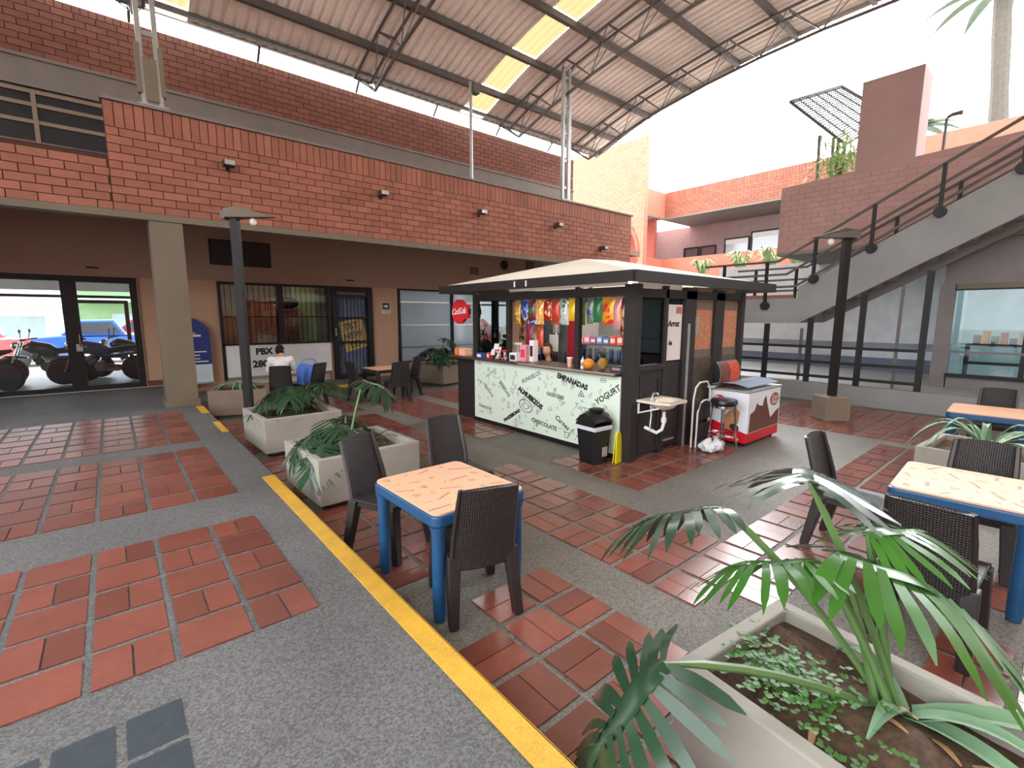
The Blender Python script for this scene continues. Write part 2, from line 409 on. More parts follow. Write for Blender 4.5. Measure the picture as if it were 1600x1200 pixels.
# upper shop front: beam, brick wall, windows behind the low parapet
b = MB(); b.box(-6, YS, 5.98, 14.6, YS+.25, 6.53); struct('trim_3', b, M_LEDGE)
b = MB(); b.box(-6, YS-.05, 6.50, 14.6, YS, 6.56); b.box(-6, YS-.05, 5.98, .3, YS, 6.03); struct('trim_4', b, M_LEDGE)
b = MB(); b.box(-6, YS+.02, 6.53, 14.6, YS+.25, 7.72); up = struct('wall_upper', b, M_MORT)
bricks(up, [(-2.2, 14.6, 6.56, 8, .14)], 290, 'x', YS+.02, -1, 3.0, mat('shade toned upper brick', (126, 78, 62), rough=.8, var=.10, scale=4, rnd=.14, fine=.07, bscale=60))  # the upper wall's shade is put into a darker brick colour
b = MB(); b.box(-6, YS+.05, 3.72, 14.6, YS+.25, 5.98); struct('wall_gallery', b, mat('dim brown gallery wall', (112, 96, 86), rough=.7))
w = struct('window_1', MB().box(-4, YS-.01, 4.2, .9, YS+.04, 5.9), mat('dark glazing', (42, 44, 48), rough=.15))
f = MB()
for z in (4.2, 4.9, 5.3, 5.62, 5.86): f.box(-4, YS-.05, z, .9, YS-.01, z+.07)
for x in (-4, -2.4, -.8, .83): f.box(x, YS-.06, 4.2, x+.07, YS-.01, 5.93)
f.build('window_frame', mat('tan window frame', (132, 114, 96), rough=.6), w)
o = MB().box(-.25, YS-.09, 4.05, .33, YS-.06, 4.95).build('banner', mat('blue banner cloth', (34, 66, 132), rough=.6)); tag(o, 'plain blue cloth banner hung in the dim upper gallery window', 'banner')
# brick tower beyond the open roof end, with its arch
XE = 21.0
ab = []
y0, y1, zs = 14.95, 17.6, 4.6
TY0, TY1, TZ = 14.68, 20.5, 10.42
for i in range(13): a = math.pi*i/12; ab.append(((y0+y1)/2+(y1-y0)/2*math.cos(a), zs+1.9*math.sin(a)))
m = Matrix(((0, 0, 1, XE), (1, 0, 0, 0), (0, 1, 0, 0), (0, 0, 0, 1)))
b = MB()
o_ = [(TY0, -.3), (TY0, TZ), (TY1, TZ), (TY1, -.3), (y1, -.3)]+ab+[(y0, -.3)]
b.prism(o_[::-1], 0, .3, m)
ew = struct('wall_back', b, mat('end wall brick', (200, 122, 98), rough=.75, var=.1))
eb = MB()
for k in range(24, 90):
    z = -.3+BH*(k+.5)
    if z+BH/2 > TZ-.38: break
    a = TY0-(BL/2 if k % 2 else 0)
    while a < TY1-.05:
        l, r = max(a, TY0), min(a+BL, TY1); a += BL
        yc = (l+r)/2; q = abs(yc-(y0+y1)/2)/((y1-y0)/2)
        if q < 1.06 and z < zs+1.9*math.sqrt(max(0, 1-q*q))+.1: continue
        if r-l > .04: eb.box(XE-random.uniform(.008, .015), l+.006, z-BH/2+.006, XE+.02, r-.006, z+BH/2-.006, tag=random.random())
a = TY0
while a < TY1-.1: eb.box(XE-.013, a, TZ-.36, XE+.02, a+.115, TZ, tag=random.random()); a += .127
eb.build('bricks', mat('pale facing brick', (196, 120, 96), rough=.75, var=.10, scale=4, rnd=.10), ew, kind='stuff')  # lighter brick tone than on the courtyard walls
tr = MB()
for i in range(12):
    (ya, za), (yb, zb) = ab[i], ab[i+1]; cy, cz = (y0+y1)/2, zs
    tr.bar((XE-.03, ya, za), (XE-.03, yb, zb), .1, .16, up=(0, ya-cy, za-cz))
tr.build('arch_surround', M_BRICK, ew)
b = MB(); b.box(22.3, 14.9, -.3, 22.5, 20.5, 8); struct('wall_stairwell', b, mat('dark red brick', (150, 74, 60), rough=.8))  # dark red wall seen through the arch
b = MB(); b.box(14.6, YS, -.5, 21, YS+.2, 3.7); struct('wall_arcade_end', b, M_TAN)
b = MB(); b.box(-6.4, 5.2, -.3, -6.2, 13.6, 7.7); struct('wall_light_blocker', b, M_BRICK)  # unseen wall added to keep side light off the far walkway
# ---- barrel roof
PR = [(13.3, 7.98), (12.75, 8.15), (12.15, 8.37), (11.45, 8.60), (10.75, 8.80), (10.0, 8.97), (9.2, 9.11), (8.4, 9.24), (7.6, 9.36), (6.8, 9.44), (6.0, 9.50), (5.2, 9.54), (4.2, 9.56)]
PR = PR+[(8.4-y, z) for y, z in PR[-2::-1]]
def zr(y):
    for (ya, za), (yb, zb) in zip(PR, PR[1:]):
        if yb <= y <= ya: return zb+(za-zb)*(y-yb)/(ya-yb)
    return 7.9
SK = [(-6.9, -6.1), (1.15, 1.87), (9.02, 9.87)]
RX0, RX1 = -5.5, 15.5
def corr(xa, xb, ya, yb):
    xs = []; x = xa
    while x < xb-1e-6:
        for d, zz in ((0, .0), (.11, .0), (.14, .045), (.20, .045), (.23, 0)):
            if x+d < xb: xs.append((x+d, zz))
        x += .23
    xs.append((xb, 0)); ps = [p for p in PR if yb-1e-6 <= p[0] <= ya+1e-6]
    mb = MB()
    for x, dz in xs:
        for y, z in ps: mb.v.append((x, y, z+dz))
    n = len(ps)
    for i in range(len(xs)-1):
        for j in range(n-1): q = i*n+j; mb.f.append((q, q+1, q+n+1, q+n))
    return mb
roof = None
edges = [RX0]+[e for s in SK if s[0] > RX0 for e in s]+[RX1]
for i in range(0, len(edges), 2):
    mb = corr(edges[i], edges[i+1], 13.3, -4.9)
    if roof is None: roof = struct('ceiling', mb, M_SHEET)
    else: mb.build('roof_sheet', M_SHEET, roof)
msk = bpy.data.materials.new('yellowed translucent sheet'); msk.use_nodes = True
nt = msk.node_tree; nt.nodes.remove(nt.nodes['Principled BSDF'])
t1 = nt.nodes.new('ShaderNodeBsdfTranslucent'); t1.inputs[0].default_value = (.155, .118, .055, 1)
t2 = nt.nodes.new('ShaderNodeBsdfDiffuse'); t2.inputs[0].default_value = (.5, .44, .3, 1)
t3 = nt.nodes.new('ShaderNodeMixShader'); t3.inputs[0].default_value = .25
nt.links.new(t1.outputs[0], t3.inputs[1]); nt.links.new(t2.outputs[0], t3.inputs[2]); nt.links.new(t3.outputs[0], nt.nodes['Material Output'].inputs[0])
PUR = [13.05, 12.15, 10.75, 9.2, 7.6, 6.0, 4.2, 2.4, .8, -.8, -2.35, -3.75, -4.85]
for x0, x1 in SK[1:]:
    for ya, yb in zip(PUR, PUR[1:]):
        ps = [p for p in PR if yb+.02 < p[0] < ya-.02]; ps = [(ya-.03, zr(ya-.03))]+ps+[(yb+.03, zr(yb+.03))]
        mb = MB(); nx = 8
        for k in range(nx+1):
            for y, z in ps: mb.v.append((x0+(x1-x0)*k/nx, y, z+.02+.012*(k % 2)))
        n = len(ps)
        for k in range(nx):
            for j in range(n-1): q = k*n+j; mb.f.append((q, q+1, q+n+1, q+n))
        mb.build('skylight_panel', msk, roof)
for y in PUR:
    b = MB(); hh = .05 if y > 13 else .10; z = zr(y)-.01; b.box(RX0, y-.035, z-hh*1.6, RX1-.02, y+.035, z); b.box(RX0, y-.06, z-hh*1.8, RX1-.02, y+.06, z-hh*1.6)
    b.build('purlin', M_STEEL, roof)
def truss(x):
    b = MB(); dep = .75; ys = [13.1-1.495*i for i in range(13)]
    tp = [V((x, y, zr(y)-.2)) for y in ys]
    for dx in (-.22, .22):
        for a, c in zip(tp, tp[1:]): b.bar(a+V((dx, 0, 0)), c+V((dx, 0, 0)), .05, .05)
    lo = [V((x, (a.y+c.y)/2, (a.z+c.z)/2-dep)) for a, c in zip(tp, tp[1:])]
    for a, c in zip(lo, lo[1:]): b.bar(a, c, .06, .06)
    for i, p in enumerate(lo):
        for q in (tp[i], tp[i+1]):
            for dx in (-.22, .22): b.tube([p, q+V((dx, 0, 0))], .014, 5)
    b.bar(lo[0], tp[0], .06, .06); b.bar(lo[-1], tp[-1], .06, .06)
    for q in tp: b.bar(q-V((.22, 0, 0)), q+V((.22, 0, 0)), .04, .04)
    return b.build('roof_truss', M_STEEL, roof)
for x in (-4.0, .86, 5.75, 10.65, 14.05): truss(x)
b = MB()
for (ya, za), (yb, zb) in zip(PR, PR[1:]): b.bar((RX1, ya, za-.04), (RX1, yb, zb-.04), .05, .16)
b.build('edge_flashing', M_GALV, roof)
b = MB(); b.box(RX0, 13.28, 7.95, RX1, 13.36, 8.02); b.build('gutter', M_GALV, roof)
b = MB()
for x in (-1.5, .86, 3.3, 5.75, 8.2, 10.65, 13.1): b.bar((x, 13.55, 7.7), (x, 13.3, 7.95), .05, .05)
b.build('eave_bracket', M_STEEL, roof)
# steel roof columns standing on the parapet
def roofcol(x, label):
    t = thing('roof_column', label, 'column', (x, YP+.12, 4.985)); H = zr(YP+.12)-4.985-.28
    for dx in (-.11, .11):
        MB().box(dx-.035, -.05, .02, dx+.035, .05, H).build('column_leg', M_GALV, t)
    b = MB(); z = .35
    while z < H-.1: b.box(-.11, -.02, z, .11, .02, z+.07); z += .75
    b.build('batten_plate', M_GALV, t)
    MB().box(-.20, -.12, 0, .20, .12, .03).build('base_plate', M_GALV, t)
    if x < 3:
        for dx in (-.155, .155): MB().box(dx-.03, -.07, .2, dx+.03, .05, .95).build('cover_plate', M_CREAM, t)
        MB().box(-.09, -.06, .1, .09, -.02, .75).build('junction_box', M_CREAM, t)
    else: MB().tube([(.19, 0, 0), (.19, 0, H*.8), (.27, .2, H*.8+.1)], .03, 6).build('downpipe', M_WHITE, t)
roofcol(.86, 'double steel roof column with cream cover plates at the short end of the parapet')
roofcol(10.65, 'double steel roof column with white downpipe near the arched end wall')
# ---- the fourth side of the courtyard, behind the camera
b = MB(); b.box(-9, -7.0, 3.3, 13.8, -6.7, 7.7); b.box(-9, -7.0, -.3, 13.8, -6.9, 3.3); struct('wall_opposite', b, mbr0 := mat('opposite brick', (150, 93, 73), rough=.8))
b = MB(); b.box(-60, -40, -.4, -9, 60, -.1); struct('floor_plaza', b, mat('pale plaza paving', (176, 170, 160), rough=.8))
# ---- courtyard beyond the roof: upper storey building, stair block
XB = 23.0
mbr = mat('far brick', (196, 112, 90), rough=.8, var=.08, scale=2)
b = MB(); b.box(XB, -6, 6.75, XB+.25, 15.0, 8.02); b.box(21.3, 14.8, 6.75, XB, 15.05, 8.02); pu = struct('wall_far_parapet', b, mbr)
eb = MB()
for k in range(7):
    a = 6.0-(BL/2 if k % 2 else 0)
    while a < 14.8: eb.box(XB-.014, a+.006, 6.77+BH*k+.006, XB+.01, min(a+BL, 14.8)-.006, 6.77+BH*(k+1)-.006, tag=random.random()); a += BL
a = 6.0
while a < 14.75: eb.box(XB-.016, a, 7.66, XB+.01, a+.113, 8.03, tag=random.random()); a += .127
eb.build('bricks', M_BRICK, pu, kind='stuff')
b = MB(); b.box(XB, -6, 3.3, XB+.25, 15.0, 4.62); b.box(21.3, 14.8, 3.3, XB, 15.05, 4.62); struct('wall_far_balcony', b, mbr)
b = MB(); b.box(XB-.02, -6, 6.68, XB+4.5, 15.0, 6.75); b.box(XB, -6, 3.1, XB+4.5, 15, 3.3); b.box(21.3, 14.8, 6.68, XB, 17, 6.75); struct('ceiling_balcony', b, M_LEDGE)
b = MB(); b.box(XB+3.0, -6, 3.3, XB+3.2, 19, 6.7); b.box(22.6, 17.4, -.3, XB+3.2, 17.2, 6.7); b.box(21.3, 14.9, -.3, XB+.2, 15.1, 3.3); b.box(XB, 1, -.3, XB+.2, 15, 3.3); struct('wall_far', b, mat('mauve grey render', (150, 130, 128), rough=.8))
glz = mat('pale blinds behind glass', (186, 196, 204), rough=.12, var=.05, spec=.9)
for i, (ya, yb, za, zb) in enumerate(((15.3, 14.4, 3.3, 5.5), (14.3, 13.4, 3.3, 5.5), (12.9, 11.6, 3.4, 5.75), (11.5, 9.7, 3.4, 5.95), (9.6, 7.6, 3.4, 6.05))):
    x = XB+3.0
    w = struct('window_%d' % (i+2), MB().box(x-.05, yb, za, x-.01, ya, zb), glz if i > 1 else mat('dark shop glass', (70, 76, 84), rough=.08, spec=.9))
    f = MB().box(x-.09, ya-.05, za, x-.05, ya+.02, zb).box(x-.09, yb-.02, za, x-.05, yb+.05, zb).box(x-.09, yb, zb-.05, x-.05, ya, zb+.03)
    if i == 2: f.box(x-.09, yb, za+.7, x-.05, ya, za+.76)
    f.build('window_frame', M_BLACK, w)
    if i > 1: MB().box(x-.08, yb+.05, zb-.28, x-.05, ya-.05, zb-.05).build('blind_box', M_WHITE, w)
# ================================================================ SHOP FRONTS OF THE ARCADE
def fr(mb, x0, x1, z0, z1, y, w=.1, d=.09):
    mb.box(x0, y-d, z0, x0+w, y+.03, z1).box(x1-w, y-d, z0, x1, y+.03, z1).box(x0+w, y-d, z1-w, x1-w, y+.03, z1).box(x0+w, y-d, z0, x1-w, y+.03, z0+w*.8); return mb
# left glazed doors to the motorcycle yard
d1 = struct('door_1', fr(MB(), -4.2, -.62, 0, 2.42, YS, .12), M_BLACK)
MB().box(-4.08, YS-.04, .1, -.74, YS-.03, 2.3).build('pane', M_CLEAR, d1)
d2 = struct('door_2', fr(MB(), -.62, .51, 0, 2.42, YS, .13), M_BLACK)
MB().box(-.49, YS-.04, .1, .38, YS-.03, 2.3).build('pane', M_CLEAR, d2)
MB().tube([(-.53, YS-.12, .95), (-.53, YS-.15, 1.0), (-.53, YS-.15, 1.2), (-.53, YS-.12, 1.25)], .012, 6).build('handle', M_CHROME, d2)
MB().box(-.6, YS-.1, .85, -.5, YS-.09, 1.0).build('lock_plate', M_GALV, d2)
# grilled shop window over a white sign board
w = struct('window_7', fr(MB(), 2.05, 4.72, .86, 2.42, YS, .06).box(3.38, YS-.08, .9, 3.52, YS+.03, 2.4).box(2.05, YS-.09, 0, 2.11, YS+.03, .9), M_BLACK)
MB().box(2.1, YS+.0, .9, 4.68, YS+.01, 2.38).build('pane', M_CLEAR, w)
g = MB().box(2.1, YS+.05, 1.56, 4.7, YS+.07, 1.59)
x = 2.2
for i in range(20):
    MB().box(x, YS+.045, .9, x+.016, YS+.06, 2.4).build('grille_bar', M_BLACK, w); x += .128
g.build('grille_rail', M_BLACK, w)
sb = MB().box(2.11, YS-.06, .06, 4.70, YS+.02, .86).build('sign_board', mat('white sign board', (214, 214, 212), rough=.6)); tag(sb, 'white sign board under the grilled window with black phone lettering', 'sign')
F = frame((0, YS-.062, 0), (1, 0, 0), (0, 0, 1))
t = MB(); write(t, 'PBX', .22, F @ LT(2.98, .68, 0), bold=.012); write(t, '280 2477', .24, F @ LT(3.15, .36, 0), bold=.012)
t.build('lettering', M_INK, sb)
# room behind: back wall, cabinets, green blind
mps = mat('shop plaster', (196, 196, 190), rough=.8)
for nm_, q_ in (('wall_shop_back', (1.9, 16.2, 0, 12.4, 16.3, 3.7)), ('wall_shop_left', (1.8, 13.8, 0, 1.9, 16.3, 3.7)), ('wall_shop_middle', (6.2, 13.8, 0, 6.3, 16.3, 3.7)), ('floor_shop', (1.9, 13.8, -.2, 12.4, 16.2, -.05)), ('ceiling_shop_left', (1.9, 13.8, 2.9, 6.2, 16.2, 3.0))): struct(nm_, MB().box(*q_), mps)
def cabinet(x0, x1, z1, label, rgb, n=2, y=14.7):
    M1 = mat('cabinet wood %d %d %d' % rgb, rgb, rough=.55, var=.15, scale=9)
    t = thing('wooden_cabinet', label, 'cabinet', (x0, y, -.05)); wd = x1-x0
    MB().box(0, 0, 0, wd, .5, z1+.05).build('body', M1, t)
    for i in range(n):
        a = wd*i/n; dd = MB().box(a+.015, -.03, .05, a+wd/n-.015, -.002, z1).build('door', M1, t, bevel=.006)
        MB().ell((a+wd/n-.06, -.05, z1*.6), .018, .02, .018, 8, 6).build('knob', M_GALV, dd)
    MB().box(-.03, -.06, z1+.05, wd+.03, .52, z1+.10).build('cornice', M1, t)
cabinet(2.12, 2.86, 1.55, 'light brown cabinet with plank doors left of the lamp post in the grilled window', (168, 116, 76), 3)
cabinet(2.95, 3.62, 2.0, 'tall reddish brown cabinet behind the middle of the grilled window', (142, 80, 50), 3)
cabinet(3.66, 4.2, 1.75, 'dark brown cabinet beside the green blind in the grilled window', (120, 66, 44), 2)
b = MB()
for i in range(14): b.box(4.22+.05*i, 15.3+.012*(i % 2), -.04, 4.27+.05*i, 15.32+.012*(i % 2), 2.85)
tag(b.build('vertical_blind', mat('pale green slats', (196, 214, 160), rough=.7)), 'pale green vertical blind inside the grilled shop window', 'blind')
ml2 = bpy.data.materials.new('added warm fill glow'); ml2.use_nodes = True; pb = ml2.node_tree.nodes['Principled BSDF']; pb.inputs['Emission Color'].default_value = (1, .86, .66, 1); pb.inputs['Emission Strength'].default_value = 9
cl = thing('ceiling_light', 'added warm fill light inside the grilled shop', 'light', (3.4, 14.2, 2.89)); MB().box(-.5, -.12, -.04, .5, .12, 0).build('diffuser', ml2, cl); MB().box(-.52, -.14, -.02, .52, .14, .02).build('lamp_frame', M_WHITE, cl)  # light added under the ceiling to brighten the dark shop interior
sh = thing('clothes_bale', 'dark bundle stacked on top of the brown cabinets', 'bundle', (4.0, 14.9, 1.86)); MB().ell((0, 0, .1), .3, .2, .17).build('cloth', mat('dark bundle cloth', (44, 40, 44), rough=.8), sh)
# barred door with blue curtain and a tilted yellow poster
d3 = struct('door_3', fr(MB(), 4.78, 5.97, -.2, 2.42, YS, .15).box(4.9, YS-.07, 2.12, 5.85, YS+.02, 2.2), M_BLACK)
b = MB()
b.box(4.93, YS-.06, .82, 5.82, YS-.03, .88).box(4.93, YS-.06, 1.52, 5.82, YS-.03, 1.57); b.build('door_rail', M_BLACK, d3)
for i in range(8): MB().box(4.98+.112*i, YS-.055, -.1, 5.0+.112*i, YS-.04, 2.12).build('grille_bar', M_BLACK, d3)
MB().box(4.82, YS-.13, 1.05, 4.86, YS-.09, 1.25).build('handle', M_CHROME, d3)
cu_ = MB().slab(lambda u, v: (4.92+.92*u, YS+.10+.025*math.sin(u*46), -.15+2.3*v), 60, 1, .004)
tag(cu_.build('door_curtain', mat('slate blue curtain', (112, 126, 156), rough=.8), smooth=True), 'slate blue pleated curtain behind the barred black door', 'curtain')
F = frame((5.42, YS+.045, 1.06), (1, 0, 0), (0, 0, 1)) @ RZ(14)
po = MB().box(-.36, -.44, -.006, .36, .44, .004, m=F).build('poster', mat('yellow poster paper', (206, 178, 112), rough=.7)); tag(po, 'tilted yellow poster with grey words behind the door bars', 'poster')
t = MB()
for i, s in enumerate(('TRY', 'NEW', 'LO')): write(t, s, .25, F @ LT(-.02, .26-.27*i, .006), bold=.008)
t.build('lettering', mat('grey poster ink', (92, 96, 104), rough=.6), po)
# frosted shop window
w = struct('window_8', fr(MB(), 6.82, 10.6, .16, 2.43, YS, .05).box(8.72, YS-.06, .2, 8.82, YS+.03, 2.4), M_BLACK)
GF = glass('frosted film glass', (206, 218, 226), .05, .62, .1)
for x0, x1 in ((6.87, 8.72), (8.82, 10.55)):
    for z0, z1 in ((.2, .60), (.63, 1.30), (1.33, 2.02), (2.05, 2.38)): MB().box(x0, YS-.02, z0, x1, YS-.012, z1).build('pane', GF, w)
ml = bpy.data.materials.new('lit ceiling panel'); ml.use_nodes = True; pb = ml.node_tree.nodes['Principled BSDF']
pb.inputs['Emission Color'].default_value = (.85, .95, 1, 1); pb.inputs['Emission Strength'].default_value = 5
cl = thing('ceiling_light', 'bright ceiling light panel inside the frosted shop', 'light', (8.6, 14.9, 2.98))
MB().box(-.9, -.3, -.05, .9, .3, 0).build('diffuser', ml, cl); MB().box(-.94, -.34, -.03, .94, .34, .03).build('lamp_frame', M_WHITE, cl)
b = MB(); b.box(6.3, 13.8, 3.02, 12.4, 16.3, 3.1); struct('ceiling_shop', b, M_WHITE)
t = thing('reflection_box', 'dark grey box standing in for a reflection in the frosted window', 'cabinet', (7.75, 14.3, 1.55)); MB().box(-.3, 0, 0, .3, .3, .45).build('body', mat('dark reflection grey', (80, 82, 86), rough=.5), t); MB().box(-.29, -.02, .01, -.01, -.002, .44).build('door', M_STEEL, t); MB().box(.01, -.02, .01, .29, -.002, .44).build('door', M_STEEL, t)  # dark box put behind the glass to imitate a reflection on the pane
t = thing('cardboard_box', 'small tan box low behind the frosted window', 'box', (7.55, 14.0, .7)); MB().box(-.16, 0, 0, .16, .25, .22).build('carton', mat('cardboard', (170, 150, 120), rough=.8), t); MB().box(-.163, .1, .05, .163, .15, .223).build('tape', M_PAPER, t)
t = thing('shop_counter', 'grey counter along the bottom of the frosted window', 'counter', (6.95, 13.95, -.05)); MB().box(0, 0, 0, 3.4, .5, .68).build('body', mat('grey counter laminate', (120, 124, 128), rough=.5), t); MB().box(-.02, -.03, .68, 3.42, .52, .72).build('worktop', M_STEEL, t)
# small things on the wall
def plate(x, z, lab):
    t = thing('door_lamp', lab, 'lamp', (x, YS-.015, z)); MB().box(-.10, -.05, -.02, .10, 0, .02).build('housing', M_BLACK, t); MB().box(-.08, -.04, -.028, .08, -.01, -.018).build('lens', M_GALV, t)
plate(-.2, 2.60, 'tiny dark lamp above the glazed yard door'); plate(5.35, 2.60, 'tiny dark lamp above the barred door'); plate(9.0, 2.62, 'tiny dark lamp left of the wall vent')
t = thing('menu_board', 'blank dark brown board high on the arcade wall behind the lamp post', 'board', (2.62, YS-.015, 3.12)); MB().box(-.64, -.05, -.27, .64, 0, .27).build('panel', mat('dark brown board', (40, 30, 30), rough=.6), t); MB().box(-.67, -.03, -.30, .67, -.005, .30).build('board_frame', M_BLACK, t)
t = thing('wall_vent', 'square dark vent in a plaster frame above the frosted window', 'vent', (9.7, YS-.012, 3.13)); MB().box(-.26, -.03, -.2, .26, 0, .2).build('vent_frame', M_TAN, t); b = MB().box(-.2, -.034, -.13, .2, -.028, .13)
b.build('opening', mat('dark vent', (58, 46, 42), rough=.8), t)
for i in range(4): MB().box(-.19, -.05, -.11+.06*i, .19, -.034, -.09+.06*i).build('slat', M_BROWN, t)
t = thing('round_speaker', 'round black speaker on the wall above the kiosk roof', 'speaker', (11.05, YS-.012, 3.42)); MB().lathe([(.14, 0), (.15, .03), (.10, .06), (.04, .04)], m=RX(90), n=18).build('cone', M_BLACK, t); MB().lathe([(.17, -.005), (.17, .02)], m=RX(90), n=18).build('ring', M_DKBROWN, t)
t = thing('arrow_sign', 'small green sign with white arrow beside the barred door', 'sign', (6.42, YS-.01, 1.84)); MB().box(-.15, -.02, -.17, .15, 0, .17).build('backing', mat('cream sign', (206, 190, 160), rough=.6), t); MB().box(-.12, -.024, -.05, .12, -.018, .15).build('panel', mat('dark green sign', (20, 72, 70), rough=.5), t)
MB().prism([(-.07, -.02), (.0, -.02), (.0, -.05), (.07, 0), (0, .05), (0, .02), (-.07, .02)], 0, .004, frame((0, -.024, .05), (1, 0, 0), (0, 0, 1))).build('arrow', M_PAPER, t)
t = MB(); write(t, 'SALIDA', .05, frame((0, -.021, -.11), (1, 0, 0), (0, 0, 1))).build('lettering', M_INKB, bpy.data.objects['arrow_sign'])
t = thing('roll_up_banner', 'blue and white standing banner with rounded top half hidden by the pillar', 'banner', (1.45, YS-.25, 0))
q = [(-.33, .45), (.33, .45), (.33, 1.15)]+[(.33-.5*(1-math.cos(a)), 1.15+.42*math.sin(a)) for a in [math.pi/2*i/8 for i in range(1, 9)]]+[(-.33, 1.57)]
F = frame((0, 0, 0), (1, 0, 0), (0, 0, 1))
MB().prism(q, -.008, .008, F).build('printed_panel', mat('navy banner print', (26, 48, 112), rough=.5), t)
MB().box(-.33, -.008, 0, .33, .008, .45).build('lower_panel', mat('pale banner print', (190, 204, 204), rough=.5), t)
MB().box(-.36, -.12, 0, .36, .12, .03).build('base', M_GALV, t)
b = MB()
for z, x1, hh in ((1.18, .05, .02), (1.11, .15, .045), (.98, -.02, .022), (.9, -.2, .018), (.82, -.06, .022), (.74, .24, .024), (.66, .1, .022), (.58, .1, .022), (.51, .26, .024)): b.box(-.27, -.012, z, x1, -.007, z+hh)
b.prism([(-.25, 1.36), (-.08, 1.46), (-.12, 1.38), (-.22, 1.33)], .008, .012, F)
b.build('printed_lines', M_PAPER, t)
# ---------------------------------------------------------------- yard and street behind the glazed doors
b = MB(); b.box(-14, 13.8, -.3, 1.4, 19.0, -.005); struct('floor_yard', b, mat('yard concrete', (150, 146, 138), rough=.5, var=.15))
b = MB(); b.box(-9, 19.0, -.35, 20, 60, -.06); struct('floor_street', b, mat('pale road', (190, 184, 170), rough=.8))
b = MB(); b.box(-12, 13.8, 2.62, 1.4, 18.9, 2.9); struct('ceiling_yard', b, mat('grey green soffit', (128, 140, 134), rough=.8))
b = MB(); b.box(1.0, 13.8, 0, 1.4, 19, 2.62); struct('wall_yard', b, mat('pale yard wall', (196, 192, 184), rough=.8))
b = MB(); b.box(-12, 18.7, 2.3, 1.4, 18.9, 2.62); struct('trim_5', b, M_WHITE)
d4 = struct('door_4', fr(MB(), -.95, .45, 0, 2.05, 18.7, .10), M_BLACK); MB().box(-.9, 18.64, .98, .4, 18.68, 1.02).build('door_rail', M_BLACK, d4)
b = MB(); b.box(-12, 18.62, 2.1, 1.0, 18.7, 2.18); struct('trim_6', b, M_BLACK)
def bike(x, y, rz, label, col):
    t = thing('motorcycle', label, 'motorcycle', (x, y, 0), rz, 'motorcycles parked in the yard')
    mt_ = mat('tyre rubber', (26, 26, 27), rough=.7); mc = mat('bike paint %d %d %d' % col, col, rough=.25, coat=.4)
    for yy in (-.66, .68):
        wl_ = MB().lathe([(.22, -.05), (.29, -.055), (.31, 0), (.29, .055), (.22, .05)], (0, yy, .31), 20, RY(90)).build('wheel', mt_, t)
        MB().lathe([(.05, -.04), (.05, .04)], (0, yy, .31), 10, RY(90)).build('hub', M_GALV, wl_)
    MB().tube([(0, -.2, .72), (0, 0, .80), (0, .28, .86), (0, .42, .84)], [.07, .15, .16, .06], 10, 1.0).build('fuel_tank', mc, t, smooth=True)
    MB().tube([(0, -.78, .86), (0, -.5, .80), (0, -.2, .76), (0, 0, .80)], [.06, .13, .12, .08], 10, .6).build('seat', M_BLACK, t, smooth=True)
    b = MB(); b.lathe([(.05, -.15), (.12, -.13), (.12, .13), (.05, .15)], (0, .02, .40), 12, RY(90)); b.lathe([(.08, 0), (.10, .05), (.08, .1), (.10, .15), (.08, .2)], (0, .14, .46), 10, RX(-25)); b.tube([(0, -.66, .31), (0, -.15, .4), (0, .1, .42)], .045, 6); b.build('engine', M_STEEL, t, smooth=True)
    for s in (-1, 1): MB().tube([(s*.10, -.62, .70), (s*.12, -.35, .62), (s*.11, -.05, .62), (s*.08, .15, .70)], [.03, .09, .08, .03], 8, .5).build('side_cover', mc, t, smooth=True)
    b = MB()
    for s in (-.09, .09): b.tube([(s, .68, .31), (s, .45, .98)], .025, 6)
    b.build('fork', M_CHROME, t)
    MB().tube([(-.36, .26, 1.06), (-.2, .4, 1.04), (0, .44, 1.0), (.2, .4, 1.04), (.36, .26, 1.06)], .018, 6).build('handlebar', M_BLACK, t)
    MB().ell((0, .54, .9), .10, .09, .10).build('headlamp', M_CHROME, t)
    MB().tube([(0, .36, .62), (0, .52, .64), (0, .72, .65), (0, .92, .52)], [.05, .07, .08, .05], 8, .5).build('front_mudguard', mc, t, smooth=True)
    MB().tube([(.14, .1, .3), (.16, -.3, .28), (.17, -.8, .42)], [.03, .045, .055], 8).build('exhaust', M_CHROME, t)
    for s in (-1, 1): MB().tube([(s*.22, .38, 1.04), (s*.3, .36, 1.2)], .008, 5).ell((s*.31, .36, 1.24), .07, .015, .045).build('mirror', M_BLACK, t)
bike(-3.5, 15.3, 30, 'black motorcycle leftmost behind the yard glass', (34, 34, 36))
bike(-2.35, 14.75, 62, 'grey tanked motorcycle left of the door mullion', (92, 92, 98))
bike(-1.2, 15.7, 80, 'dark green motorcycle directly behind the door mullion', (30, 54, 44))
bike(-.25, 15.1, 95, 'navy motorcycle nearest in the right door pane', (30, 42, 84))
bike(.35, 16.2, 80, 'black motorcycle farthest right in the yard', (22, 22, 24))
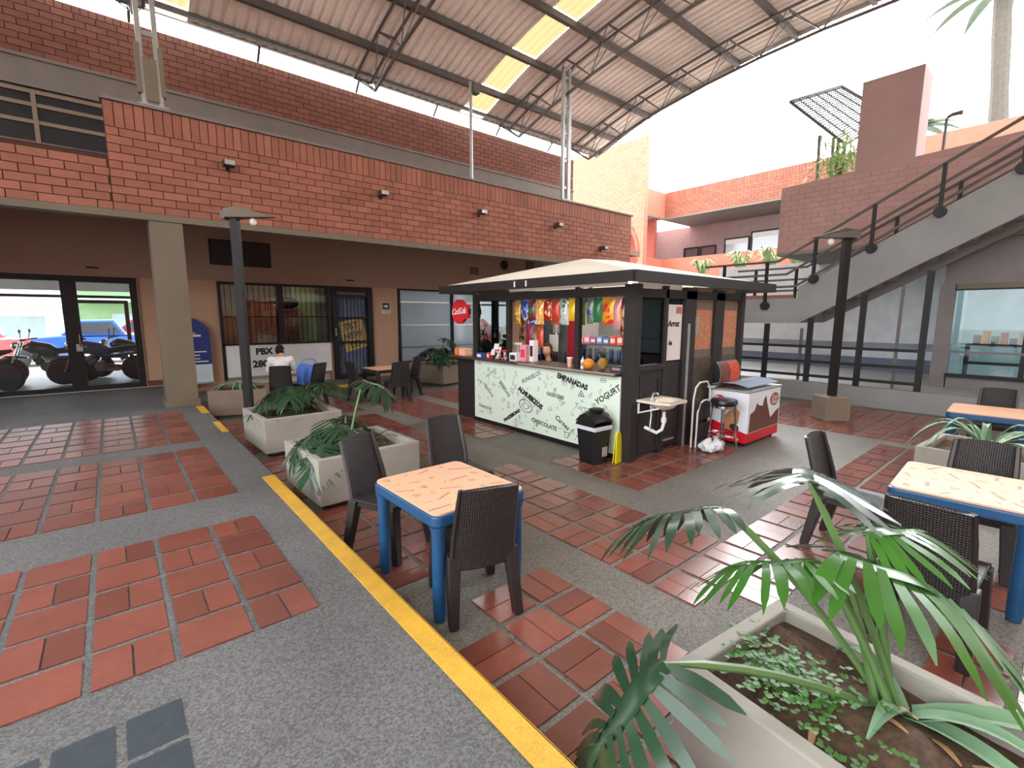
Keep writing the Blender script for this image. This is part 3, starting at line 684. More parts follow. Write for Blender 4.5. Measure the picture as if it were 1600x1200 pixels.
def car(x, y, rz, label, col, cat='car', name='parked_car', pick=False):
    t = thing(name, label, cat, (x, y, -.06), rz); mc = mat('car paint %d %d %d' % col, col, rough=.3, coat=.5)
    pr_ = [(-2.1, .35), (2.1, .35), (2.15, .75), (1.9, .92), (.9, 1.0), (-1.9, 1.0), (-2.15, .8)]
    F = frame((0, .85, 0), (1, 0, 0), (0, 0, 1))
    MB().prism(pr_, 0, 1.7, F).build('body', mc, t, bevel=.06)
    cb = [(.95, 1.0), (.4, 1.5), (-.5 if pick else -1.2, 1.52), (-.8 if pick else -1.8, 1.0)]
    MB().prism(cb, .08, 1.62, F).build('cabin', mc, t, bevel=.04)
    b = MB(); c2 = [(.78, 1.04), (.36, 1.42), (-.42 if pick else -1.1, 1.43), (-.66 if pick else -1.55, 1.04)]; b.prism(c2, .065, .08, F).prism(c2, 1.62, 1.635, F)
    b.build('side_window', M_SLATE, t)
    for xx in (-1.35, 1.35):
        for yy in (-.78, .78): MB().lathe([(.16, -.09), (.31, -.09), (.33, 0), (.31, .09), (.16, .09)], (xx, yy, .33), 16, RX(90)).build('wheel', mat('tyre rubber', (26, 26, 27), rough=.7), t)
    MB().box(2.14, -.7, .55, 2.18, .7, .68).build('bumper', M_STEEL, t)
car(-.4, 22.6, 180, 'bright blue pickup parked in the street beyond the yard door', (58, 112, 206), 'car', 'pickup_truck', True)
car(-3.6, 20.6, 62, 'white and red van at the far left beyond the yard', (226, 60, 50), 'car', 'parked_car')
car(1.2, 27.0, 170, 'red car behind the blue pickup', (206, 30, 40))
def shopfront(x0, x1, h, col, label):
    t = thing('street_shop', label, 'building', ((x0+x1)/2, 36, -.06)); w2 = (x1-x0)/2
    MB().box(-w2, 0, 0, w2, 4, h).build('wall', mat('street wall %d %d %d' % col, col, rough=.7), t)
    MB().box(-w2*.6, -.05, .2, w2*.35, .02, h*.42).build('window', mat('street glazing', (150, 164, 170), rough=.2), t)
    MB().prism([(0, 0), (-1.0, -.3), (-1.0, -.36), (0, -.06)], -w2+.1, w2-.1, frame((0, 0, h*.66), (0, 1, 0), (0, 0, 1))).build('awning', mat('awning %d' % (col[0]), tuple(min(255, c+40) for c in col[::-1]), rough=.6), t)
for a in ((-13, -10.4, 4.2, (200, 40, 60), 'red painted shop across the street'), (-10.3, -8.2, 3.6, (70, 150, 170), 'teal shop across the street beside the red one'), (-8.1, -5.4, 3.9, (226, 140, 50), 'orange shop across the street behind the mullion'), (-5.3, -1.5, 3.8, (205, 205, 200), 'white shop across the street'), (-1.4, 6, 4.2, (120, 150, 110), 'green painted shop across the street')): shopfront(*a)
def bush(x, y, z, r, n, label, name='street_bush'):
    t = thing(name, label, 'bush', (x, y, z)); b = MB()
    for i in range(n):
        u = V((random.gauss(0, 1), random.gauss(0, 1), abs(random.gauss(0, 1)))).normalized()*r*random.uniform(.5, 1); a = V((random.uniform(-1, 1), random.uniform(-1, 1), random.uniform(-1, 1))).normalized()*.16; c = a.cross(u.normalized()).normalized()*.07
        b.add([u-a, u+c, u+a, u-c], [(0, 1, 2, 3)])
    o = b.build('foliage', M_CLOVER, t, kind='stuff'); MB().tube([(0, 0, 0), (0, 0, r*.8)], .05, 6).build('stem', M_SOIL, t)
bush(-3.6, 25, 0, 1.0, 500, 'rounded green bush on the far verge behind the left pane'); bush(3.0, 30, 0, 1.8, 700, 'large green bush behind the red car')
b = MB(); b.box(-14, 23.8, -.2, -2.2, 26.5, -.03); struct('floor_verge', b, M_CLOVER)
# ---------------------------------------------------------------- lamps on and by the walls
def spot(x, z, label):
    t = thing('wall_spotlight', label, 'spotlight', (x, YP, z), 0, 'spotlights on the brick parapet')
    MB().box(-.03, -.03, -.10, .03, .0, .06).build('bracket', M_BLACK, t); MB().box(-.09, -.26, -.05, .09, -.06, .05).build('housing', mat('rusty dark housing', (70, 52, 46), rough=.8), t, bevel=.01); MB().box(-.08, -.265, -.04, .08, -.258, .04).build('lens', M_GALV, t)
for x, z, l in ((1.85, 4.26, 'small spotlight on the parapet nearest the steel column with cream plates'), (4.75, 4.22, 'small spotlight on the parapet, second from its left end'), (7.4, 4.19, 'small spotlight on the parapet below the floodlight pole'), (10.15, 4.21, 'small spotlight on the parapet left of the downpipe column'), (12.2, 3.75, 'low small spotlight at the right end of the parapet')): spot(x, z, l)
t = thing('floodlight_pole', 'thin steel pole with square floodlight on the parapet', 'lamp', (7.28, YP+.12, 4.985)); MB().tube([(0, 0, 0), (0, 0, 2.3)], .04, 8).build('pole', M_GALV, t); MB().box(.02, -.1, 2.05, .22, .08, 2.28).build('floodlight', M_STEEL, t, bevel=.015)
MB().lathe([(.1, 0), (.1, .02)], n=12).build('base_plate', M_GALV, t)
def lamppost(x, y, z0, H, head, label, block=0):
    t = thing('lamp_post', label, 'lamp post', (x, y, z0), head)
    MB().box(-.055, -.055, block, .055, .055, H).build('pole', M_BLACK, t)
    hd = MB().add([(-.10, -.12, H), (.62, -.05, H+.02), (.62, .05, H+.02), (-.10, .12, H), (-.10, -.12, H+.13), (.12, -.12, H+.16), (.12, .12, H+.16), (-.10, .12, H+.13)],
                 [(0, 3, 2, 1), (0, 1, 5, 4), (1, 2, 6, 5), (2, 3, 7, 6), (3, 0, 4, 7), (4, 5, 6, 7)]).build('lamp_head', M_CREAM if not block else M_STEEL, t)
    MB().ell((.28, 0, H-.05), .05, .05, .06).build('bulb', M_PAPER, hd)
    MB().box(-.16, -.10, H-.02, -.10, .10, H+.10).build('gear_box', M_STEEL, t)
    if block: MB().box(-.22, -.22, 0, .22, .22, block+.02).build('concrete_foot', M_PLANTB, t, bevel=.02)
lamppost(1.61, 8.6, G, 3.36, -38, 'black lamp post with cream head standing behind the two big planters')
lamppost(9.98, 2.78, G, 3.22, 140, 'black lamp post on a concrete cube in front of the stairs', .42)
# ================================================================ RIGHT SIDE: plinth, stairs, upper block, shops
b = MB(); b.box(12.0, -7, -.3, 12.25, 8.5, .13); b.box(12.25, -7, -.3, 17, 8.5, .06); struct('floor_gallery_right', b, M_CONC)
def rail_line(mb, pts, r=.028): mb.tube(pts, r, 6)
t = thing('staircase', 'concrete staircase with dark tube railing rising to the right', 'staircase', (12.0, 0, 0))
F = frame((0, 0, 0), (0, 1, 0), (0, 0, 1))
sl = .565
def zb(y): return 1.46+(4.13-y)*sl
st = [(5.7, 1.44), (4.13, 1.46), (-.3, zb(-.3)), (-.3, zb(-.3)+.86), (4.2, 2.27), (4.2, 2.02), (5.7, 2.02)]
MB().prism(st[::-1], 0, .14, F).build('stringer', M_CONC, t); MB().prism(st[::-1], 1.55, 1.69, F).build('stringer', M_CONC, t)
MB().box(.14, 4.13, 1.46, 1.55, 5.7, 1.82).build('landing', M_CONC, t)
MB().box(.02, 4.3, 2.02, .1, 5.7, 2.10).build('landing_kerb', M_BRICK, t)
n = 14
for i in range(n):
    y = 4.2-.30*i; z = 1.82+.168*(i+1); MB().box(.14, y-.32, z-.26, 1.55, y, z).build('step', M_CONC, t); MB().box(.13, y-.01, z-.16, 1.55, y+.008, z+.004).build('riser_tile', M_BRICK, t)
def hr(y): return 2.86 if y > 4.65 else 2.86+(4.65-y)*.553
for xo, lab in ((-.06, 0), (1.75, 0)):
    for d in (0, -.30, -.58):
        b = MB(); rail_line(b, [(xo, 6.4, 2.86+d), (xo, 4.65, 2.86+d), (xo, -.3, hr(-.3)+d)] if d == 0 else ([(xo, 6.4, 2.86+d), (xo, 4.45-.2*(d < -.4), 2.86+d), (xo, -.3, hr(-.3)+d)]), .03); b.build('handrail' if d == 0 else 'middle_rail', M_STEEL, t)
    for y in (5.9, 4.88, 3.9, 2.9, 1.9, .9):
        zt = hr(y); MB().box(xo-.03, y-.03, zt-.95 if y < 4.2 else 1.78, xo+.03, y+.03, zt).build('baluster', M_BLACK, t)
        zb_ = (zt-.85) if y < 4.2 else 1.85; MB().lathe([(.02, -.05), (.10, -.05), (.10, 0.05), (.02, .05)], (xo+.03, y, zb_), 10, RY(90)).build('fixing_plate', M_BLACK, t)
t = thing('post_railing', 'dark steel posts and rails on the plinth under the stairs', 'railing', (12.12, 0, .13))
for y, top in ((5.9, 1.3), (4.85, 1.31), (3.92, 1.44), (2.96, 1.95), (1.94, 2.35)): MB().box(-.045, y-.05, -.01, .045, y+.05, top).build('post', M_BLACK, t)
for y in (4.2, 2.4): MB().box(.3, y-.025, -.05, .35, y+.025, 1.2 if y > 3 else 2.1).build('post', M_STEEL, t)
for z in (.80, .46, .14): MB().box(-.025, 1.94, z-.03, .025, 8.0, z+.03).build('rail', M_BLACK, t)
MB().box(-.02, -3, .80, .02, 1.94, .84).build('rail', M_STEEL, t)
# upper block with chimney
mbk = mat('haze tinted brick block', (164, 132, 126), rough=.8, var=.08, scale=2)  # bright haze put into the brick colour, paler and greyer than plain brick
b = MB(); F = frame((13.8, 0, 0), (0, 1, 0), (0, 0, 1)); b.prism([(5.42, 3.28), (5.42, 4.92), (-6, 5.55), (-6, 3.28)][::-1], -.3, 0, F @ LT(0, 0, .3)); blk = struct('wall_right_upper', b, mbk)
eb = MB()
for k in range(16):
    z = 3.30+BH*k; a = -1.2-(BL/2 if k % 2 else 0)
    while a < 5.4:
        r = min(a+BL, 5.41)
        if z+BH < 4.92+(5.42-a-BL)*.055 and r-a > .05: eb.box(13.79, a+.006, z+.006, 13.83, r-.006, z+BH-.006, tag=random.random())
        a += BL
eb.build('bricks', mat('haze tinted facing brick', (170, 134, 126), rough=.8, rnd=.06, var=.06), blk, kind='stuff')  # same haze mixed into the colour of the single bricks
ch = struct('wall_chimney', MB().box(13.785, 2.72, 4.93, 14.6, 3.83, 6.95), mbk)
b = MB(); b.box(13.8, -7, 3.2, 20, 5.42, 3.28); b.box(14.2, -7, 3.28, 20, 5.3, 3.5); struct('ceiling_right', b, M_LEDGE)
b = MB(); b.box(14.0, -7, 2.30, 14.15, 2.0, 3.2); b.box(14.0, 1.78, .06, 14.15, 2.06, 2.3); b.box(14.0, -7, .06, 14.1, 1.8, .35); struct('wall_right', b, mat('grey brown render', (128, 122, 120), rough=.8))
w = struct('window_9', MB().box(13.95, .62, .3, 14.02, .70, 2.3).box(13.95, -.75, .3, 14.02, -.67, 2.3).box(13.94, -7, 2.16, 14.0, 1.8, 2.3).box(13.94, -7, .3, 14.0, 1.8, .38), M_BLACK)
MB().box(13.925, -6.9, 2.19, 13.94, 1.78, 2.30).build('head_trim', M_CREAM, w)
for y0, y1 in ((-.67, .62), (.70, 1.78), (-3, -.75)): MB().box(14.0, y0, .36, 14.01, y1, 2.2).build('pane', M_CLEAR, w)
b = MB(); b.box(16.6, -6, 0, 16.7, 2.0, 3.2); b.box(14.15, 1.9, 0, 16.6, 2.0, 3.2); struct('wall_right_shop', b, mat('pale aqua shop wall', (176, 200, 200), rough=.8))
cl = thing('ceiling_light', 'ceiling light panel in the right hand shop', 'light', (15.2, .2, 3.15)); MB().box(-.3, -.9, -.05, .3, .9, 0).build('diffuser', ml, cl); MB().box(-.33, -.93, -.03, .33, .93, .02).build('lamp_frame', M_WHITE, cl)
t = thing('wall_notice', 'white notice sheet on the right hand shop wall', 'notice', (16.58, .15, 1.75)); MB().box(-.01, -.35, -.4, .01, .35, .4).build('sheet', M_PAPER, t); MB().box(-.015, -.05, -.25, -.01, .1, -.18).build('printed_mark', M_SLATE, t)
t = thing('display_shelf', 'dark shelf of small goods inside the right hand shop window', 'shelf', (14.8, .7, .06))
for z in (.1, .5, .9): MB().box(-.2, -.9, z, .2, .9, z+.04).build('shelf_board', M_BLACK, t)
for y in (-.9, .86): MB().box(-.2, y, 0, .2, y+.04, .9).build('side_panel', M_BLACK, t)
cols = [(200, 190, 170), (60, 60, 70), (170, 80, 50), (90, 120, 100), (210, 140, 60), (40, 44, 50)]
cn_ = ['cream', 'dark slate', 'rust red', 'grey green', 'amber', 'near black']
for i in range(12):
    c = cols[i % 6]; o = MB().box(-.09, -.055, 0, .09, .055, (.14, .26, .18, .3, .2, .16, .28)[i % 7]).build('goods_box', mat('goods %d %d %d' % c, c, rough=.6), bevel=.01); o.location = (14.78, -.1+.14*i, 1.002); tag(o, '%s goods box on the dark shop shelf, %s in the row' % (cn_[i % 6], ('right end', '2nd from right', '3rd from right', '4th from right', '5th from right', '6th from right', '6th from left', '5th from left', '4th from left', '3rd from left', '2nd from left', 'left end')[i]), 'box', 'goods on the dark shelf of the right hand shop')
# back of the passage under the stairs
b = MB(); b.box(17, 2.0, -.3, 17.2, 8.6, 3.3); bw = struct('wall_passage', b, mat('white passage wall', (226, 228, 232), rough=.6))
MB().box(16.97, 2.0, .06, 17, 8.6, .42).build('dado', mat('blue grey dado', (112, 122, 142), rough=.6), bw); MB().box(16.96, 2.0, .72, 17, 8.6, .86).build('dado_line', mat('grey line', (150, 156, 164), rough=.6), bw)
# roof terrace bits against the sky
t = thing('terrace_lamp', 'thin lamp post on top of the haze tinted brick block', 'lamp post', (14.0, 2.3, 5.11)); MB().tube([(0, 0, 0), (0, 0, .68)], .03, 6).build('pole', M_STEEL, t); MB().tube([(0, 0, .68), (0, -.08, .72), (0, -.25, .72)], [.03, .04, .05], 6).build('lamp_head', M_STEEL, t)
t = thing('wire_pergola', 'thin tilted wire canopy beside the brick chimney', 'pergola', (15.6, 0, 3.5))
b = MB()
A, B_, C_, D_ = V((0, 6.1, 4.25)), V((0, 4.6, 2.7)), V((1.2, 3.9, 3.5)), V((1.2, 5.2, 4.7))
for p, q in ((A, B_), (B_, C_), (C_, D_), (D_, A)): b.bar(p, q, .05, .08)
b.build('canopy_frame', M_STEEL, t); b = MB()
for i in range(1, 24): b.tube([A.lerp(B_, i/24), D_.lerp(C_, i/24)], .02, 4)
for i in range(1, 6): b.tube([A.lerp(D_, i/6), B_.lerp(C_, i/6)], .02, 4)
b.build('wire', M_BLACK, t)
for y, z in ((5.25, 3.1), (4.9, 2.95), (4.78, 2.85), (4.62, 2.75)): MB().tube([(0, y-.1, 0), (0, y, z)], .045, 6).build('pergola_post', M_STEEL, t)
def palm(x, y, z0, H, lean, r, label):
    t = thing('palm_tree', label, 'palm', (x, y, z0)); mp = mat('palm bark', (84, 78, 70), rough=.9, var=.2, scale=9)
    pts = [(0, lean*(i/8)**1.3, H*i/8) for i in range(9)]; MB().tube(pts, [r*(1-.03*i)*(1+.12*(i % 2)) for i in range(9)], 10).build('trunk', mp, t)
    for k in range(11):
        a = k*2*math.pi/11; L = H*.22
        def fn(u, v, a=a, L=L): 
            w = (v-.5)*.5*math.sin(math.pi*min(1, u*.9+.1)); h = .5*L*u*(1-u*1.3)
            return (math.cos(a)*L*u*.8-math.sin(a)*w, lean+math.sin(a)*L*u*.8+math.cos(a)*w, H+h-abs(w)*.5)
        MB().grid(fn, 8, 4).build('frond', mat('palm frond', (70, 84, 60), rough=.6), t)
palm(31, 2.75, -.3, 16.0, 1.0, .38, 'tall shaggy palm trunk rising behind the stair railing')
palm(31, 5.4, -.3, 11.0, .9, .26, 'leaning shaggy palm trunk just right of the brick chimney')
for i, (y, s) in enumerate(((6.6, .8), (5.6, .9), (4.9, 1.0), (4.3, .8))):
    t = thing('balcony_plant', ['pale feathery plant on the far balcony, leftmost', 'pale feathery plant on the far balcony, second from left', 'pale feathery plant on the far balcony, third from left', 'pale feathery plant nearest the brick block'][i], 'plant', (17.6, y*1.45, 3.0), 0)
    b = MB()
    for k in range(60):
        a = random.uniform(0, 6.28); L = random.uniform(.6, 1.3)*s; w = V((-math.sin(a), math.cos(a), 0))*.03; d = V((math.cos(a)*.7, math.sin(a)*.7, 0))
        p = [V((0, 0, 0)), d*L*.5+V((0, 0, L*.8)), d*L+V((0, 0, L*.6))]; b.add([p[0]-w, p[0]+w, p[1]+w, p[1]-w, p[2]], [(0, 1, 2, 3), (3, 2, 4)])
    b.build('blades', mat('pale feathery green', (150, 172, 112), rough=.6), t, kind='stuff'); MB().lathe([(.15, -.3), (.2, 0)], n=10).build('pot', M_PLANTB, t)
b = MB(); b.box(17.2, 6, 2.5, 18.2, 12, 2.70); struct('trim_7', b, M_CONC)

t = thing('terrace_shrub', 'green shrub on the terrace between the canopy posts and the chimney', 'shrub', (15.2, 4.55, 3.502)); b = MB(); MB().tube([(0, 0, 0), (0, 0, 2.0)], .05, 6).build('stem', M_SOIL, t)
for k in range(420):
    p = V((random.gauss(0, .25), random.gauss(0, .32), 2.15+random.gauss(0, .33))); a = V((random.uniform(-1, 1), random.uniform(-1, 1), random.uniform(-.6, 1))).normalized()*.16; c = V((-a.y, a.x, .02)).normalized()*.03; b.add([p-a, p+c, p+a, p-c], [(0, 1, 2, 3)])
b.build('foliage', mat('pale feathery green', (150, 172, 112), rough=.6), t, kind='stuff')
# ================================================================ TABLES AND CHAIRS
def rrect(hx, hy, r, n=5):
    q = []
    for cx, cy, a0 in ((hx-r, hy-r, 0), (-hx+r, hy-r, 90), (-hx+r, -hy+r, 180), (hx-r, -hy+r, 270)):
        for i in range(n+1): a = math.radians(a0+90*i/n); q.append((cx+r*math.cos(a), cy+r*math.sin(a)))
    return q
M_WICK = mat('woven dark plastic', (42, 37, 37), rough=.42, var=.05)
nt = M_WICK.node_tree; bs = nt.nodes['Principled BSDF']
tc = nt.nodes.new('ShaderNodeTexCoord'); bp = nt.nodes.new('ShaderNodeBump'); bp.inputs['Strength'].default_value = .8; bp.inputs['Distance'].default_value = .006
wv = []
for d in ('X', 'Z'):
    w_ = nt.nodes.new('ShaderNodeTexWave'); w_.bands_direction = d; w_.inputs['Scale'].default_value = 22; nt.links.new(tc.outputs['Object'], w_.inputs['Vector']); wv.append(w_)
mm = nt.nodes.new('ShaderNodeMath'); mm.operation = 'MULTIPLY'; nt.links.new(wv[0].outputs['Fac'], mm.inputs[0]); nt.links.new(wv[1].outputs['Fac'], mm.inputs[1])
nt.links.new(mm.outputs[0], bp.inputs['Height']); nt.links.new(bp.outputs[0], bs.inputs['Normal'])
def make_chair():
    t = thing('plastic_chair', '', 'chair')
    # seat, slightly dished
    MB().slab(lambda u, v: (-.21+.42*u*(1)+0, -.20+.42*v, .445-.018*math.sin(math.pi*u)*math.sin(math.pi*v)), 8, 8, -.022).build('seat', M_WICK, t, smooth=True, bevel=.006)
    def bk(u, v):
        w = .19-.022*v; x = (u-.5)*2*w; top = .012*(1-(2*u-1)**2) if v > .99 else 0
        return (x, -.205-.135*v**1.2-.028*(1-(2*u-1)**2), .34+.545*v+top*v)
    MB().slab(bk, 10, 8, .018).build('backrest', M_WICK, t, smooth=True, bevel=.004)
    b = MB()
    for s in (-1, 1):
        b2 = MB(); pts = [(s*.19, -.20, .34), (s*.186, -.235, .55), (s*.18, -.285, .72), (s*.172, -.335, .885)]
        b2.tube(pts, [.026, .024, .022, .018], 6, .75); b2.build('side_rail', M_PLAST, t, smooth=True)
    for s in (-1, 1):
        for y0, y1 in ((.185, .235), (-.19, -.275)):
            b = MB(); w0, w1 = .042, .030
            for (x, y, z, w) in ((s*.185, y0, .435, w0), (s*.212, y1, 0, w1)):
                for dx, dy in ((-w, -w), (w, -w), (w, w), (-w, w)): b.v.append((x+dx, y+dy, z))
            b.f += [(0, 1, 2, 3), (7, 6, 5, 4), (0, 4, 5, 1), (1, 5, 6, 2), (2, 6, 7, 3), (3, 7, 4, 0)]
            b.build('leg', M_PLAST, t, bevel=.008)
    MB().box(-.18, .175, .39, .18, .205, .43).build('front_apron', M_PLAST, t, bevel=.008)
    for s in (-1, 1): MB().box(s*.19-.014, -.19, .385, s*.19+.014, .19, .43).build('side_apron', M_PLAST, t, bevel=.006)
    return t
CH = make_chair(); first_chair = [True]
def chair(x, y, ang, label, z=G, grp='dark plastic chairs around the tables'):
    """ang: heading the chair faces, degrees clockwise from +Y"""
    if first_chair[0]:
        first_chair[0] = False; CH.location = (x, y, z+.001); CH.rotation_euler = (0, 0, math.radians(-ang)); CH['label'] = label; CH['group'] = grp; return CH
    return dup(CH, (x, y, z+.001), -ang, label, grp)
def make_table(sx, sy, x, y, rz, label, words=True, mf=None):
    mf = mf or M_BLUE
    t = thing('cafe_table', label, 'table', (x, y, G+.001), rz, 'blue framed tables with printed peach tops'); H = .705
    MB().prism(rrect(sx/2, sy/2, .06), H-.085, H-.012).build('apron', mf, t, bevel=.012)
    top = MB().prism(rrect(sx/2-.012, sy/2-.012, .055), H-.012, H).build('tabletop', M_PEACH, t)
    for s in (-1, 1):
        for q in (-1, 1): MB().lathe([(.036, 0), (.042, .06), (.042, H-.14), (.055, H-.085)], (s*(sx/2-.055), q*(sy/2-.055), 0), 12).build('leg', mf, t, smooth=True)
    if words:
        b = MB(); F = LT(0, 0, H+.0005)
        ws = ['EMPANADAS', 'TINTO', 'CHOCOLATE', 'TORTAS', 'ALMUERZOS', 'YOGURT', 'GASEOSAS', 'CARNES', 'BUNUELOS', 'JUGOS', 'CAFE', 'PAN']
        for i in range(30):
            px = (i % 5-2)*(sx*.19)+random.uniform(-.03, .03); py = (i//5-2.5)*(sy*.155)+random.uniform(-.02, .02)
            if i % 3 == 0: write(b, ws[i % 12], random.uniform(.026, .036), F @ LT(px, py, 0), random.choice((0, 25, -25, 40)), depth=.0004)
            else: doodle(b, F @ LT(px, py, 0) @ RZ(random.uniform(0, 360)), random.uniform(.018, .03), i)
        o = b.build('printed_words', M_INKB, top); o['kind'] = 'stuff'
    return t
def ring(b, m, r, w, n=14, sy=1, a0=0, a1=360):
    k = len(b.v); st_ = n
    for i in range(st_+1):
        a = math.radians(a0+(a1-a0)*i/st_)
        for q in (r-w/2, r+w/2): b.v.append(tuple(m @ V((q*math.cos(a), q*sy*math.sin(a), .0006))))
    for i in range(st_): b.f.append((k+2*i, k+2*i+1, k+2*i+3, k+2*i+2))
def stroke(b, m, pts, w):
    for p, q in zip(pts, pts[1:]):
        p = V((*p, 0)); q = V((*q, 0)); d = (q-p); n_ = V((-d.y, d.x, 0)).normalized()*w/2; z = V((0, 0, .0006))
        b.add([m @ (p-n_+z), m @ (q-n_+z), m @ (q+n_+z), m @ (p+n_+z)], [(0, 1, 2, 3)])
def doodle(b, m, s, k):
    """little food line drawings: cup, cone, bun, bottle, slice, leaf"""
    w = s*.19; k = k % 6
    if k == 0: stroke(b, m, [(-s, s*.7), (-s*.7, -s), (s*.5, -s), (s*.8, s*.7), (-s, s*.7)], w); ring(b, m @ LT(s, 0, 0), s*.4, w, 8)
    elif k == 1: stroke(b, m, [(-s*.6, s*.2), (0, -s*1.3), (s*.6, s*.2), (-s*.6, s*.2)], w); ring(b, m @ LT(0, s*.5, 0), s*.6, w, 10, 1, -20, 200)
    elif k == 2: ring(b, m, s, w, 14, .6); stroke(b, m, [(-s*.6, 0), (s*.6, 0)], w)
    elif k == 3: stroke(b, m, [(-s*.3, s*1.3), (-s*.3, s*.6), (-s*.5, s*.2), (-s*.5, -s), (s*.5, -s), (s*.5, s*.2), (s*.3, s*.6), (s*.3, s*1.3), (-s*.3, s*1.3)], w)
    elif k == 4: stroke(b, m, [(-s, -s*.6), (s, -s*.6), (0, s*.9), (-s, -s*.6)], w); ring(b, m @ LT(0, -s*.1, 0), s*.2, w, 6)
    else: stroke(b, m, [(-s, -s), (s*.9, s*.9)], w); ring(b, m, s*.8, w, 8, .5, 0, 180)
make_table(.74, .84, 1.71, 2.73, 1, 'blue framed table with printed peach top nearest the yellow edge')
make_table(.86, .74, 4.50, .40, 3, 'blue framed table with peach top cut by the right frame edge')
make_table(.86, .74, 8.36, .62, 3, 'far peach topped table beyond the agave planter on the right', False)
make_table(.84, .74, 4.72, 10.1, 4, 'dark legged peach topped table in the shade before the barred door', False, M_PLAST)
chair(1.70, 2.43, 17, 'dark plastic chair with its back to us at the nearest table')
chair(1.60, 3.43, 157, 'dark wicker plastic chair between the nearest table and the grey planter')
chair(2.40, 3.60, 184, 'dark plastic chair standing behind the far corner of the nearest table')
chair(3.58, .40, 92, 'dark plastic chair seen from behind at the right hand table')
chair(4.46, 1.00, 182, 'dark plastic chair half hidden by leaves at the end of the right hand table')
chair(4.86, .36, 268, 'wicker backed dark plastic chair behind the right hand table')
chair(8.96, .60, 268, 'dark chair behind the far right hand table', grp='dark chairs at the far tables')
chair(5.25, 10.15, 265, 'dark chair right of the shaded table', grp='dark chairs at the far tables')
chair(4.20, 10.15, 80, 'dark chair left of the shaded table', grp='dark chairs at the far tables')
chair(4.75, 9.62, 10, 'dark chair in front of the shaded table', grp='dark chairs at the far tables')
chair(2.55, 10.35, 15, 'dark chair in which the man in the white shirt sits', grp='dark chairs at the far tables')
chair(3.12, 10.45, 330, 'dark chair holding the blue bag', grp='dark chairs at the far tables')
# ================================================================ PLANTERS
def planter(x, y, sx, sy, rz, label, m=M_PLANT, H=.48, th=.07):
    t = thing('concrete_planter', label, 'planter', (x, y, G+.001), rz, 'square concrete planters of the courtyard')
    hx, hy = sx/2, sy/2; k = .99; b = MB(); z0 = .055
    o1 = [(-hx*k, -hy*k, z0), (hx*k, -hy*k, z0), (hx*k, hy*k, z0), (-hx*k, hy*k, z0)]; o2 = [(-hx, -hy, H), (hx, -hy, H), (hx, hy, H), (-hx, hy, H)]
    i2 = [(-hx+th, -hy+th, H), (hx-th, -hy+th, H), (hx-th, hy-th, H), (-hx+th, hy-th, H)]; i1 = [(p[0], p[1], H-.12) for p in i2]
    b.v = o1+o2+i2+i1; b.f = [(3, 2, 1, 0)]
    for a in (0, 4, 8):
        for i in range(4): j = (i+1) % 4; b.f.append((a+i, a+j, a+4+j, a+4+i))
    b.f.append((12, 13, 14, 15)); b.build('box', m, t, bevel=.010)
    MB().box(-hx*.80, -hy*.80, 0, hx*.80, hy*.80, z0+.01).build('foot', M_PLANTB, t)
    ix, iy = hx-th, hy-th
    MB().grid(lambda u, v: (-ix+2*ix*u, -iy+2*iy*v, H-.075+.03*math.sin(7*u+2*v)*math.sin(5*v+3*u)), 16, 16).build('soil', M_SOIL, t, smooth=True)
    return t
def clover(x, y, sx, sy, z, n, label, cols=M_CLOVER):
    t = MB()
    for i in range(n):
        cx, cy = x+random.gauss(0, sx), y+random.gauss(0, sy); h = random.uniform(.01, .06)
        for k in range(3):
            a = random.uniform(0, 6.28); r = random.uniform(.012, .026); d = V((math.cos(a), math.sin(a), .25))*r; w = V((-math.sin(a), math.cos(a), 0))*r*.55; p = V((cx, cy, z+h))
            t.add([p, p+d*.6+w, p+d*1.3, p+d*.6-w], [(0, 1, 2, 3)])
        t.add([(cx, cy, z-.03), (cx+.003, cy, z-.03), (cx, cy, z+h)], [(0, 1, 2)])
    o = t.build('ground_cover', cols, kind='stuff'); tag(o, label, 'plant'); return o
P2 = planter(1.90, 4.98, 1.10, 1.0, 2, 'grey concrete planter nearest the first table', H=.52); P1 = planter(1.91, 7.28, 1.04, 1.12, 2, 'grey concrete planter second along the yellow edge', H=.52)
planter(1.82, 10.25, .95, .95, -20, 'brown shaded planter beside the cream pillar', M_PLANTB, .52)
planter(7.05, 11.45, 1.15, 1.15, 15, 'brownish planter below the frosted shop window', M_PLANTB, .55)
planter(7.05, .42, 1.0, 1.12, -4, 'grey planter behind the right hand table')
planter(1.955, .22, .80, 1.30, -7, 'pale concrete planter in the bottom right foreground')
clover(1.75, 4.85, .2, .16, .18, 150, 'low green cover in the planter nearest the first table'); clover(1.75, 7.1, .2, .22, .18, 200, 'low green cover in the second planter')
clover(1.93, .60, .10, .11, .16, 260, 'fine green seedlings on the foreground planter soil'); clover(1.72, .12, .05, .2, .15, 60, 'sparse weeds along the near rim of the foreground planter')
